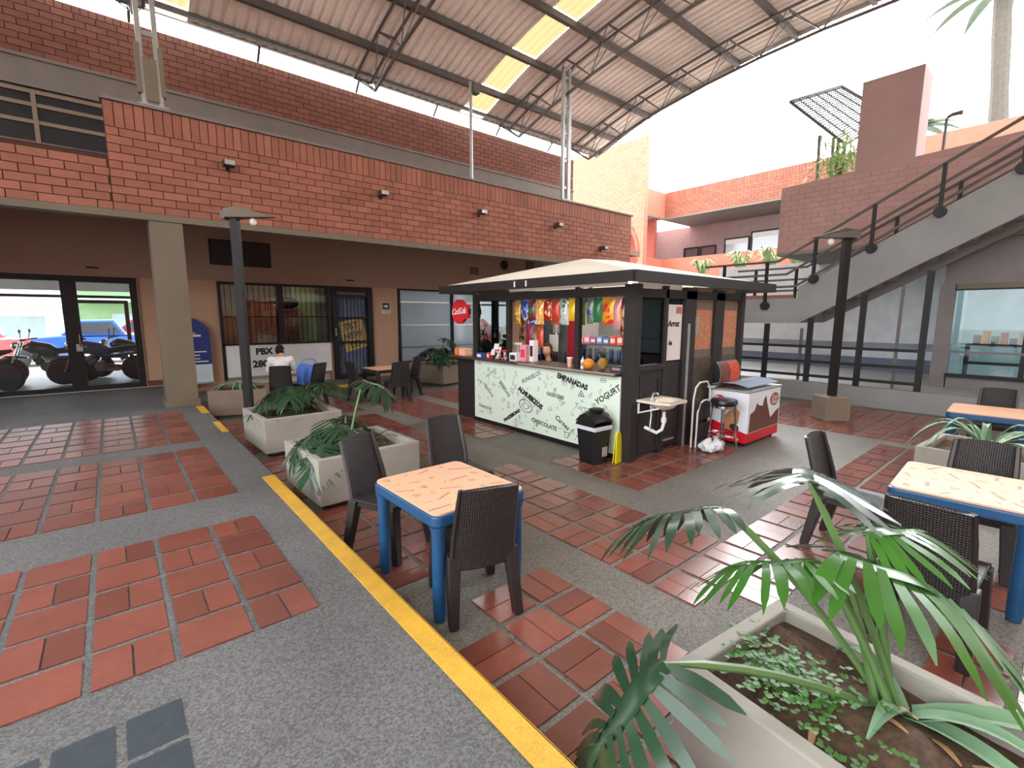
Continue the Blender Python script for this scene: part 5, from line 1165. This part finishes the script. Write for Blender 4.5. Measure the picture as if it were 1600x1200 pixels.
for i in range(14):
    a = i*2.4; o = .03+.07*(i/14); MB().add([(.012*math.cos(a+1.57), .012*math.sin(a+1.57), .16), (-.012*math.cos(a+1.57), -.012*math.sin(a+1.57), .16), (o*math.cos(a), o*math.sin(a), .30-.06*(i/14)), (.6*o*math.cos(a), .6*o*math.sin(a), .24)], [(0, 1, 3), (1, 2, 3), (2, 0, 3), (0, 2, 1)]).build('crown_leaf', M_LEAF, t)
cbox(5.12, 3.86, .18, .2, .07, (50, 46, 50), 'low dark tray at the right end of the counter', (160, 120, 130))
# ---------------------------------------------------------------- inside the kiosk
t = thing('drinks_fridge', 'tall drinks fridge with blue left and red right frame inside the kiosk', 'fridge', (6.32, 6.20, G+.022))
MB().box(.03, -.42, 0, .65, .42, 1.95).build('cabinet', M_WHITE, t); MB().box(-.03, .34, .05, .03, .44, 1.9).build('side_frame', mat('royal blue panel', (30, 50, 150), rough=.4), t); MB().box(-.03, -.44, .05, .03, -.28, 1.9).build('side_frame', mat('dark red panel', (150, 24, 40), rough=.4), t)
dr = MB().box(-.02, -.28, .1, .0, .34, 1.85).build('glass_door', glass('fridge door', (214, 228, 230), .04, .3), t); MB().box(-.05, -.25, .8, -.02, -.22, 1.2).build('handle', M_CHROME, dr)
t = thing('steel_column_dispenser', 'polished steel pole with white paper sheet behind the woman', 'dispenser', (6.14, 6.06, G+.022)); MB().lathe([(.05, 0), (.05, 2.0)], n=16).build('pole', M_CHROME, t, smooth=True); MB().lathe([(.12, 0), (.12, .02)], n=16).build('base', M_CHROME, t)
MB().box(-.06, -.10, 1.22, -.053, .12, 1.52).build('paper_sheet', M_PAPER, t); MB().lathe([(.07, 1.55), (.07, 1.9)], n=16).build('sleeve', M_GALV, t, smooth=True)
t = thing('snack_shelf', 'grey shelf with blue goods behind glass in the right kiosk opening', 'shelf', (6.15, 5.0, G+.022))
for z in (.3, .75, 1.12, 1.40): MB().box(-.15, -.5, z-.02, .15, .5, z).build('shelf_board', M_STEEL, t)
for y in (-.5, .48): MB().box(-.15, y, 0, .15, y+.02, 1.4).build('side_panel', M_STEEL, t)
MB().box(-.16, -.48, .76, -.155, .48, 1.38).build('glass_front', M_CLEAR, t)
for i in range(7):
    c = ((226, 120, 150), (226, 140, 170), (150, 90, 130), (110, 140, 190), (90, 130, 180), (230, 80, 80), (236, 110, 80))[i]
    cbox(6.12, 5.40-.135*i, .14, .12, .10+.03*(i % 2)+.05*(i > 5), c, ['pink sweets box, leftmost on the inner kiosk shelf', 'light pink sweets box, second on the inner kiosk shelf', 'plum sweets box on the inner kiosk shelf', 'pale blue sweets box on the inner kiosk shelf', 'mid blue sweets box on the inner kiosk shelf', 'red sweets box on the inner kiosk shelf', 'tall coral sweets box, last on the inner kiosk shelf'][i], z=G+.022+1.402)
for i in range(6):
    c = ((40, 70, 130), (90, 80, 60), (60, 100, 170), (150, 120, 80), (40, 80, 150), (70, 110, 180))[i]
    t2 = thing('drink_can', 'drink can behind the glass of the inner kiosk shelf', 'can', (6.1, 5.38-.15*i, G+.022+1.122), 0, 'cans behind the glass of the inner kiosk shelf'); MB().lathe([(.028, 0), (.036, .01), (.036, .18), (.028, .2)], n=14).build('can', mat('can %d %d %d' % c, c, rough=.3, metal=.3), t2, smooth=True); MB().lathe([(.027, .2), (.027, .203)], n=12).build('can_lid', M_CHROME, t2)
t = thing('white_refrigerator', 'white refrigerator seen through the kiosk side window', 'fridge', (6.6, 4.15, G+.022)); MB().box(-.3, -.3, 0, .3, .3, 1.75).build('cabinet', M_WHITE, t, bevel=.02); MB().box(-.27, -.33, .5, .27, -.3, 1.72).build('door', M_WHITE, t, bevel=.01); MB().box(-.24, -.37, .9, -.21, -.33, 1.2).build('handle', M_GALV, t)
# ---------------------------------------------------------------- beside the kiosk
t = thing('wall_sink', 'small cream wash basin with chrome tap on the kiosk side', 'sink', (5.30, 3.53, .50))
def sk(u, v):
    x = (u-.5)*.52; y = -.44*v; r = ((x/.19)**2+((y+.24)/.15)**2); return (x*(1 if v < .6 else 1-.25*(v-.6)/.4*abs(x)/.26), y, .02-.10*max(0, 1-r)**.5)
MB().slab(sk, 16, 14, -.03).build('basin', mat('cream ceramic', (226, 214, 196), rough=.2), t, smooth=True)
MB().tube([(0, -.06, .02), (0, -.06, .10), (0, -.10, .13), (0, -.15, .11)], [.02, .018, .015, .012], 8).build('tap', M_CHROME, t, smooth=True); MB().box(-.03, -.075, .09, .05, -.05, .12).build('tap_lever', M_CHROME, t); MB().lathe([(.05, .02), (.05, .035)], (0, -.06, 0), 12).build('tap_base', M_BLACK, t)
for x in (-.22, .1): MB().tube([(x, 0, -.13), (x, -.02, -.12), (x, -.3, -.03)], .010, 6).box(x-.01, -.02, -.13, x+.01, -.0, .0).build('bracket', M_WHITE, t)
MB().tube([(0, -.24, -.10), (0, -.24, -.26), (.0, -.22, -.34), (-.06, -.18, -.38), (-.12, -.12, -.34), (-.13, -.05, -.32)], .022, 8).build('trap', M_WHITE, t, smooth=True); MB().lathe([(.034, -.24), (.034, -.18)], (0, -.24, 0), 10).build('trap_nut', M_WHITE, t); MB().tube([(-.12, -.12, -.02), (-.13, -.14, -.15), (-.18, -.16, -.28), (-.14, -.14, -.34)], .009, 6).build('hose', M_PAPER, t, smooth=True)
t = thing('waste_bin', 'black swing lid waste bin before the printed kiosk front', 'bin', (4.64, 3.88, G+.001), -3)
b = MB(); a, c = .125, .155
b.v = [(s*a*sx, q*a*1.05, 0) for q in (-1, 1) for s, sx in ((-1, 1), (1, 1))]+[(s*c, q*c*1.05, .50) for q in (-1, 1) for s in (-1, 1)]
b.f = [(0, 2, 3, 1), (4, 5, 7, 6), (0, 1, 5, 4), (2, 6, 7, 3), (0, 4, 6, 2), (1, 3, 7, 5)]; b.build('body', mat('black bin plastic', (26, 26, 28), rough=.35), t, bevel=.015)
MB().box(-.165, -.172, .44, .165, .172, .495).build('liner_edge', mat('white liner', (206, 210, 216), rough=.35), t, bevel=.01)
MB().slab(lambda u, v: ((u-.5)*.33, (v-.5)*.345, .495+.19*math.sin(math.pi*(.08+.84*v))**.8*(1-.25*(2*u-1)**4)), 8, 14, -.012).build('lid', mat('black bin plastic', (26, 26, 28), rough=.35), t, smooth=True)
MB().lathe([(.09, .0), (.10, .03), (.07, .04)], (0.02, -.02, .665), 16).build('flap', M_BLACK, t)
for s in (-1, 1): MB().prism([(-.168, .495), (.168, .495), (.1, .62), (0, .66), (-.1, .62)], -.006, .006, frame((s*.16, 0, 0), (0, 1, 0), (0, 0, 1))).build('lid_cheek', M_BLACK, t)
MB().box(.0, -.158, .10, .09, -.148, .22).build('sticker', mat('grey sticker', (150, 150, 150), rough=.5), t)
t = thing('folded_floor_sign', 'yellow folded floor sign leaning between the bin and the kiosk corner', 'sign', (4.86, 3.66, G+.001), 10)
for s in (-1, 1): o = MB().prism([(-.09, 0), (.09, 0), (.06, .36), (.03, .40), (-.03, .40), (-.06, .36)], -.006, .006, frame((0, s*.02, 0), (1, 0, 0), (0, 0, 1))).build('board', mat('yellow sign plastic', (230, 222, 40), rough=.4), t); o.rotation_euler = (math.radians(s*2), 0, 0)
t = thing('bar_stool', 'round black topped chrome stool before the ice cream freezer', 'stool', (6.50, 3.10, G+.001)); MB().lathe([(.15, .64), (.175, .66), (.178, .70), (.16, .725), (.05, .73)], n=24).build('seat', mat('black vinyl', (30, 28, 30), rough=.3), t, smooth=True); MB().lathe([(.165, .605), (.165, .64)], n=24).build('seat_ring', M_CHROME, t)
for k in range(4): a = math.radians(20+90*k); MB().tube([(.14*math.cos(a), .14*math.sin(a), .62), (.2*math.cos(a), .2*math.sin(a), 0)], .011, 8).build('leg', M_CHROME, t)
b = MB(); b.tube([(.18*math.cos(i*math.pi/12), .18*math.sin(i*math.pi/12), .22) for i in range(25)], .008, 6).build('foot_ring', M_CHROME, t)
t = thing('folding_chair', 'white tubed folding chair with black panels leaning on the kiosk', 'chair', (6.50, 3.44, G+.001), 0)
for k, (x0, x1) in enumerate(((-.26, .22), (-.21, .17))):
    y = -.02-.045*k; H = .93-.26*k; MB().tube([(x0, y, 0), (x0+.01, y, H*.75), (x0+.06, y, H*.93), (x0+.16, y, H), (x1-.1, y, H), (x1-.02, y, H*.9), (x1, y, H*.7), (x1, y, .05)], .013, 8).build('tube_frame', M_WHITE, t, smooth=True)
MB().slab(lambda u, v: (-.19+.36*u, -.05-.015*math.sin(math.pi*u), .40+.24*v), 6, 2, .02).build('back_panel', mat('black canvas', (40, 40, 42), rough=.6), t); MB().slab(lambda u, v: (-.2+.38*u, -.055, .10+.24*v), 6, 2, .02).build('seat_panel', mat('black canvas', (40, 40, 42), rough=.6), t)
t = thing('carrier_bag', 'crumpled white plastic bag on the floor under the stool', 'bag', (6.30, 3.13, G+.001))
rr = random.Random(3)
def crum(u, v):
    a = 2*math.pi*u; r = math.sin(math.pi*(.03+.94*v))**.7; k = 1+.16*math.sin(5*a+7*v)+.10*math.sin(11*a-9*v); return (.22*r*k*math.cos(a), .13*r*k*math.sin(a), .085*(1-math.cos(math.pi*v))*(1+.15*math.sin(3*a)))
MB().grid(crum, 28, 12).build('plastic', mat('white film', (222, 226, 230), rough=.3), t, smooth=True); MB().tube([(.1, 0, .15), (.16, .02, .19), (.2, .02, .13)], .012, 6).build('handle', M_PAPER, t)
# ice cream freezer
fz = thing('ice_cream_freezer', 'white chest freezer with red skirt and ice cream prints beside the kiosk', 'freezer', (6.82, 2.90, G+.001)); LX, LY, HZ = 1.12, .60, .82
MB().box(0, 0, .19, LX, LY, HZ-.03).build('cabinet', mat('freezer white', (226, 230, 236), rough=.3), fz, bevel=.015); MB().box(.005, .005, .05, LX-.005, LY-.005, .19).build('skirt', M_RED, fz, bevel=.01)
MB().prism([(0, .19), (LY, .19), (LY, .36), (0, .20)], -.003, .002, frame((0, LY, 0), (0, -1, 0), (0, 0, 1)) @ LT(0, 0, 0) @ Matrix.Scale(-1, 4, (1, 0, 0)) @ LT(-LY, 0, 0)).build('red_sweep', M_RED, fz)
MB().box(-.01, -.01, HZ-.03, LX+.01, LY+.01, HZ).build('rim', M_GALV, fz, bevel=.006)
for k in range(2): MB().slab(lambda u, v, k=k: (.04+.52*k+.52*u, .03+(LY-.06)*v, HZ+.008+.075*math.sin(math.pi*(.15+.7*v))), 4, 10, .008).build('sliding_lid', mat('grey glass lid', (150, 168, 186), rough=.12, spec=.8), fz, smooth=True)
for x in (.08, LX-.08):
    for y in (.08, LY-.08): MB().lathe([(.025, 0), (.03, .03), (.02, .06)], (x, y, 0), 8).build('foot', M_BLACK, fz)
WF = frame((-.001, LY/2, 0), (0, -1, 0), (0, 0, 1)); el = lambda rx, ry, n=24: [(rx*math.cos(2*math.pi*i/n), ry*math.sin(2*math.pi*i/n)) for i in range(n)]
lg = MB().prism(el(.105, .085), 0, .004, WF @ LT(-.12, .64, 0) @ RZ(-8)).build('logo_oval', M_RED, fz); t = MB(); write(t, 'Crem', .075, WF @ LT(-.12, .665, .0045), -8, shear=.25, bold=.004, depth=.0005); write(t, 'Helado', .055, WF @ LT(-.12, .61, .0045), -8, shear=.25, bold=.003, depth=.0005); t.build('lettering', M_PAPER, lg, kind='stuff')
mch = mat('chocolate print', (104, 62, 48), rough=.4, var=.2, scale=14); mcn = mat('caramel print', (186, 136, 92), rough=.4, var=.2, scale=14)
MB().prism([(-.10, .24), (.02, .22), (.10, .34), (.12, .50), (.06, .56), (-.04, .50), (-.12, .40)], 0, .003, WF @ LT(.07, 0, 0)).build('ice_cream_print', mcn, fz); MB().prism(el(.07, .05), .003, .006, WF @ LT(.12, .27, 0) @ RZ(-20)).build('biscuit_print', mat('dark biscuit print', (50, 38, 36), rough=.4), fz)
MB().prism(el(.035, .025), 0, .003, WF @ LT(-.17, .16, 0)).build('white_mark', M_PAPER, fz); MB().prism(el(.02, .02), 0, .003, WF @ LT(.17, .1, 0)).build('white_mark', M_PAPER, fz)
t = MB(); write(t, 'Crem Helado', .045, WF @ LT(.0, .12, -.002), -3, bold=.002, depth=.002).build('lettering', M_PAPER, fz, kind='stuff')
SFz = frame((LX/2, -.001, 0), (1, 0, 0), (0, 0, 1))
MB().prism([(-.50, .21), (.52, .21), (.52, .46), (.40, .42), (.22, .34), (.06, .60), (.02, .70), (-.04, .66), (-.08, .56), (-.2, .58), (-.28, .62), (-.34, .52), (-.48, .48)], 0, .003, SFz).build('chocolate_splash', mch, fz)
lg = MB().prism(el(.16, .10), 0, .004, SFz @ LT(.33, .62, 0)).build('logo_oval', mat('brown logo', (140, 84, 66), rough=.4), fz); t = MB(); write(t, 'Crem', .10, SFz @ LT(.33, .65, .0042), 0, shear=.25, bold=.003, depth=.0005); write(t, 'Helado', .075, SFz @ LT(.33, .58, .0042), 0, shear=.25, bold=.003, depth=.0005); t.build('lettering', mat('pale brown lettering', (214, 196, 182), rough=.5), lg, kind='stuff')
t = thing('curved_menu_sign', 'curved food photo sign with pale border standing on the freezer', 'sign', (7.02, 3.42, G+HZ+.012)); 
def cv(u, v): a = math.radians(-60+120*v); return ((u-.5)*.62, -.16*math.cos(a)+.02, .19+.19*math.sin(a)/math.sin(math.radians(60)))
MB().slab(cv, 4, 12, .006).build('board', M_CREAM, t, smooth=True)
for u0, u1, c in ((.05, .5, (120, 56, 44)), (.5, .95, (206, 72, 40))): MB().slab(lambda u, v: tuple(V(cv(u0+(u1-u0)*u, .05+.9*v))+V((0, -.008, 0))), 4, 12, .002).build('food_print', mat('food print %d' % c[0], c, rough=.4, var=.4, scale=18), t, smooth=True)
MB().box(-.3, -.06, 0, .3, .06, .012).build('foot', M_WHITE, t)
# ================================================================ PEOPLE
def bake(obs):
    dg = bpy.context.evaluated_depsgraph_get(); dg.update()
    return [bpy.data.meshes.new_from_object(o.evaluated_get(dg)) for o in obs]
def skin(verts, edges, rad, sub=1):
    me = bpy.data.meshes.new('skin'); me.from_pydata([tuple(v) for v in verts], edges, []); o = bpy.data.objects.new('skin', me); COL.objects.link(o)
    o.modifiers.new('skin', 'SKIN')
    if not me.skin_vertices: me.attributes.new('dummy', 'FLOAT', 'POINT')
    if not me.skin_vertices:
        bpy.context.view_layer.objects.active = o
        bpy.ops.object.select_all(action='DESELECT') if bpy.context.mode == 'OBJECT' else None
    lay = me.skin_vertices[0].data if me.skin_vertices else None
    if lay:
        for i, r in enumerate(rad): lay[i].radius = (r, r) if not isinstance(r, tuple) else r; lay[i].use_root = (i == 0)
    s = o.modifiers.new('sub', 'SUBSURF'); s.levels = sub; s.render_levels = sub
    m = bake([o])[0]; bpy.data.objects.remove(o); vs = [v.co.copy() for v in m.vertices]; fs = [tuple(p.vertices) for p in m.polygons]; bpy.data.meshes.remove(m); return vs, fs
def blob_chain(b, pts, rads, n=12, flat=1):
    """smooth tapered limb through joints with round ends"""
    P_ = [V(p) for p in pts]; Q = []; R_ = []
    for i in range(len(P_)-1):
        for k in range(4): u = k/4; Q.append(P_[i].lerp(P_[i+1], u)); R_.append(rads[i]*(1-u)+rads[i+1]*u)
    Q.append(P_[-1]); R_.append(rads[-1]); b.tube(Q, R_, n, flat)
    for p, r in zip(P_, rads): b.ell(p, r*.98, r*.98, r*.98, n, 8)
def person(t, J, skin_rgb, hair_rgb, shirt_rgb, pants_rgb, hairfn, headm, vox=.008, body_scale=1):
    """J: joints in the thing's frame. One remeshed body; hair, eyes, clothes are its parts"""
    b = MB()
    blob_chain(b, [J['pel'], J['spi'], J['che'], J['nkb']], [.115, .105, .125, .065], 14, 1.15); blob_chain(b, [J['nkb'], J['nec'], headm @ V((0, -.01, -.06))], [.055, .05, .05])
    for s in ('L', 'R'):
        blob_chain(b, [J['che'], J['sh'+s]], [.10, .06]); blob_chain(b, [J['sh'+s], J['el'+s], J['wr'+s]], [.052, .04, .028])
        blob_chain(b, [J['pel'], J['hi'+s], J['kn'+s], J['an'+s]], [.10, .085, .056, .036]); blob_chain(b, [J['an'+s], J['to'+s]], [.04, .03])
        w = V(J['wr'+s]); d = (V(J['ha'+s])-w).normalized(); up = V((0, 0, 1)); sd = d.cross(up).normalized(); up = sd.cross(d)
        pm = w+d*.05; b.ell(pm, .045, .045, .022, 10, 8)
        for k, (off, ln) in enumerate(((-.03, .065), (-.010, .078), (.011, .072), (.031, .056))):
            p0 = pm+d*.03+sd*off; b.tube([p0, p0+d*ln*.5+up*-.006, p0+d*ln*.85-up*.03], [.010, .009, .007], 7)
        p0 = pm-d*.02+sd*(-.035 if s == 'L' else .035); o_ = sd*(-.03 if s == 'L' else .03); b.tube([p0, p0+o_+d*.02, p0+o_+d*.055], [.013, .011, .008], 7)
    o0 = len(b.v)
    def hd(u, v):
        a = 2*math.pi*u; q = math.pi*v; x, y, z = .076*math.sin(q)*math.sin(a), .098*math.sin(q)*math.cos(a), -.118*math.cos(q)
        if z < 0: k = 1-.28*(-z/.118)**1.4; x *= k; y = y*k+(.012*(-z/.118) if y > 0 else -.0)
        if y > .05: y -= .008*max(0, 1-abs(abs(x)-.032)/.02)*max(0, 1-abs(z-.012)/.022)
        return headm @ V((x, y, z))
    b.grid(hd, 28, 22)
    b.add([headm @ V(p) for p in ((0, .088, .02), (-.016, .088, -.028), (.016, .088, -.028), (0, .118, -.026), (0, .088, -.038))], [(0, 1, 3), (0, 3, 2), (1, 4, 3), (2, 3, 4), (0, 2, 4, 1)])
    for s in (-1, 1): b.ell((0, 0, 0), 1, 1, 1, 8, 6, headm @ LT(s*.078, -.012, -.002) @ Matrix.Diagonal((.010, .022, .032, 1)))
    # ell with a matrix adds the centre after the matrix, so headm already holds the place
    me = b.mesh('body'); o = bpy.data.objects.new('body', me); COL.objects.link(o); r = o.modifiers.new('remesh', 'REMESH'); r.mode = 'VOXEL'; r.voxel_size = vox; r.use_smooth_shade = True
    sm = o.modifiers.new('smooth', 'SMOOTH'); sm.iterations = 3; sm.factor = .5
    m2 = bake([o])[0]; bpy.data.objects.remove(o); m2.name = 'body'; m2.materials.clear(); m2.materials.append(mat('skin %d' % skin_rgb[0], skin_rgb, rough=.5, var=.04, scale=20))
    body = link('body', m2, t)
    for s in (-1, 1):
        e = MB().ell((0, 0, 0), 1, 1, 1, 10, 8, headm @ LT(s*.032, .083, .012) @ Matrix.Diagonal((.014, .010, .008, 1))).build('eye', M_PAPER, t, smooth=True)
        MB().ell((0, 0, 0), 1, 1, 1, 8, 6, headm @ LT(s*.032, .092, .012) @ Matrix.Diagonal((.007, .004, .007, 1))).build('iris', M_INK, e)
        MB().ell((0, 0, 0), 1, 1, 1, 8, 6, headm @ LT(s*.032, .090, .032) @ Matrix.Diagonal((.020, .006, .004, 1))).build('eyebrow', mat('hair %d' % hair_rgb[0], hair_rgb, rough=.55), t)
    MB().ell((0, 0, 0), 1, 1, 1, 10, 6, headm @ LT(0, .088, -.058) @ Matrix.Diagonal((.024, .008, .008, 1))).build('mouth', mat('lips', (170, 84, 76), rough=.4), t)
    mh = mat('hair strands %d' % hair_rgb[0], hair_rgb, rough=.8, var=.2, scale=60, spec=.2); hb = MB(); hairfn(hb, headm); hb.build('hair', mh, t, smooth=True)
    c = MB(); blob_chain(c, [V(J['pel'])+V((0, 0, .02)), J['spi'], J['che'], V(J['nkb'])-V((0, 0, .03))], [.14, .128, .148, .085], 16, 1.15)
    for s in ('L', 'R'):
        blob_chain(c, [J['che'], J['sh'+s]], [.12, .078]); e = V(J['sh'+s]).lerp(V(J['el'+s]), 1.0 if pants_rgb[0] < 60 else .75); blob_chain(c, [J['sh'+s], e], [.072, .058])
    me = c.mesh('shirt'); o = bpy.data.objects.new('shirt', me); COL.objects.link(o); r = o.modifiers.new('remesh', 'REMESH'); r.mode = 'VOXEL'; r.voxel_size = .012; sm = o.modifiers.new('smooth', 'SMOOTH'); sm.iterations = 4
    m3 = bake([o])[0]; bpy.data.objects.remove(o); m3.name = 'shirt'; m3.materials.clear(); m3.materials.append(mat('shirt %d' % shirt_rgb[0], shirt_rgb, rough=.8, var=.06, scale=8)); m3.polygons.foreach_set('use_smooth', [True]*len(m3.polygons)); link('shirt', m3, t)
    c = MB()
    for s in ('L', 'R'): blob_chain(c, [J['pel'], J['hi'+s], J['kn'+s], V(J['an'+s])+V((0, 0, .03))], [.125, .10, .072, .058], 14)
    me = c.mesh('trousers'); o = bpy.data.objects.new('trousers', me); COL.objects.link(o); r = o.modifiers.new('remesh', 'REMESH'); r.mode = 'VOXEL'; r.voxel_size = .014
    m3 = bake([o])[0]; bpy.data.objects.remove(o); m3.name = 'trousers'; m3.materials.clear(); m3.materials.append(mat('trousers %d' % pants_rgb[0], pants_rgb, rough=.8)); m3.polygons.foreach_set('use_smooth', [True]*len(m3.polygons)); link('trousers', m3, t)
    for s in ('L', 'R'): MB().ell((0, 0, 0), 1, 1, 1, 12, 8, LT(*((V(J['an'+s])+V(J['to'+s]))/2+V((0, .02, -.01)))) @ Matrix.Diagonal((.048, .13, .042, 1))).build('shoe', M_BLACK, t, smooth=True)
def seated(hunch=0, h=1.0):
    J = dict(pel=(0, -.06, .56), spi=(0, -.09+.3*hunch*.3, .72), che=(0, -.07+.35*hunch, .93-.10*hunch), nkb=(0, -.05+.52*hunch, 1.07-.16*hunch), nec=(0, -.02+.60*hunch, 1.14-.19*hunch))
    for s, q in (('L', -1), ('R', 1)):
        J['sh'+s] = (q*.175, -.06+.45*hunch, 1.02-.14*hunch); J['el'+s] = (q*.235, .06+.35*hunch, .79-.05*hunch); J['wr'+s] = (q*.12, .25+.2*hunch, .74); J['ha'+s] = (q*.08, .36+.2*hunch, .73)
        J['hi'+s] = (q*.09, -.03, .53); J['kn'+s] = (q*.11, .38, .50); J['an'+s] = (q*.11, .34, .085); J['to'+s] = (q*.125, .50, .035)
    return J
def short_hair(b, m):
    def f(u, v):
        a = 2*math.pi*u; lim = 1.45 if math.cos(a) > .35 else (2.0 if math.cos(a) > -.3 else 2.25); q = .01+lim*v
        return m @ V((.083*math.sin(q)*math.sin(a), -.006+.106*math.sin(q)*math.cos(a), .004+.127*math.cos(q)))
    b.slab(f, 28, 14, -.006)
def long_hair(b, m):
    def f(u, v):
        a = 2*math.pi*u; c = math.cos(a); lim = 1.05 if c > .55 else (1.9 if c > .1 else 2.7); q = .01+lim*v; k = 1.0 if q < 1.6 else 1+.25*(q-1.6)
        return m @ V((.085*math.sin(min(q, 1.75))*math.sin(a)*k, -.008+.108*math.sin(min(q, 1.75))*c*k, .004+.128*math.cos(q)-(.07*max(0, q-1.9))))
    b.slab(f, 32, 16, -.006)
man = thing('person', 'man in a white shirt seated with his back to us behind the planters', 'person', (2.57, 10.36, G+.001), -15)
J = seated(.28); person(man, J, (196, 140, 110), (28, 24, 24), (222, 220, 218), (50, 54, 70), short_hair, LT(0, .21, 1.155) @ RX(-14) @ RZ(-28))
wom = thing('person', 'woman with long brown hair looking left behind the kiosk counter', 'person', (5.66, 5.80, G+.022), -275)
J = seated(0); person(wom, J, (226, 170, 140), (66, 42, 32), (70, 66, 78), (70, 74, 90), long_hair, LT(0, .0, 1.275) @ RZ(28) @ Matrix.Scale(1.02, 4))
t = thing('stool', 'plain stool under the woman inside the kiosk', 'stool', (5.69, 5.80, G+.022)); MB().lathe([(.15, .38), (.16, .42)], n=16).build('seat', M_BLACK, t)
for k in range(4): a = math.radians(45+90*k); MB().tube([(.11*math.cos(a), .11*math.sin(a), .39), (.15*math.cos(a), .15*math.sin(a), 0)], .012, 6).build('leg', M_GALV, t)
t = thing('shoulder_bag', 'bright blue bag on the dark chair beside the seated man', 'bag', (3.10, 10.42, G+.45)); 
MB().slab(lambda u, v: ((u-.5)*.46*(1-.15*v), .10*math.sin(math.pi*u)*(1-.4*v)-.0, .40*v+.02*math.sin(6*u)), 10, 8, .16).build('body', mat('bright blue fabric', (92, 134, 222), rough=.7, var=.25, scale=16), t, smooth=True); MB().slab(lambda u, v: ((u-.5)*.47*(1-.15*v), -.01+.10*math.sin(math.pi*u)*(1-.4*v), .18+.22*v), 10, 4, -.012).build('flap', mat('pale blue fabric', (150, 178, 226), rough=.7, var=.2, scale=20), t, smooth=True)
MB().tube([(-.2, -.08, .38), (-.1, -.1, .52), (.1, -.1, .52), (.2, -.08, .38)], .012, 6).build('strap', mat('bright blue fabric', (70, 116, 214)), t)
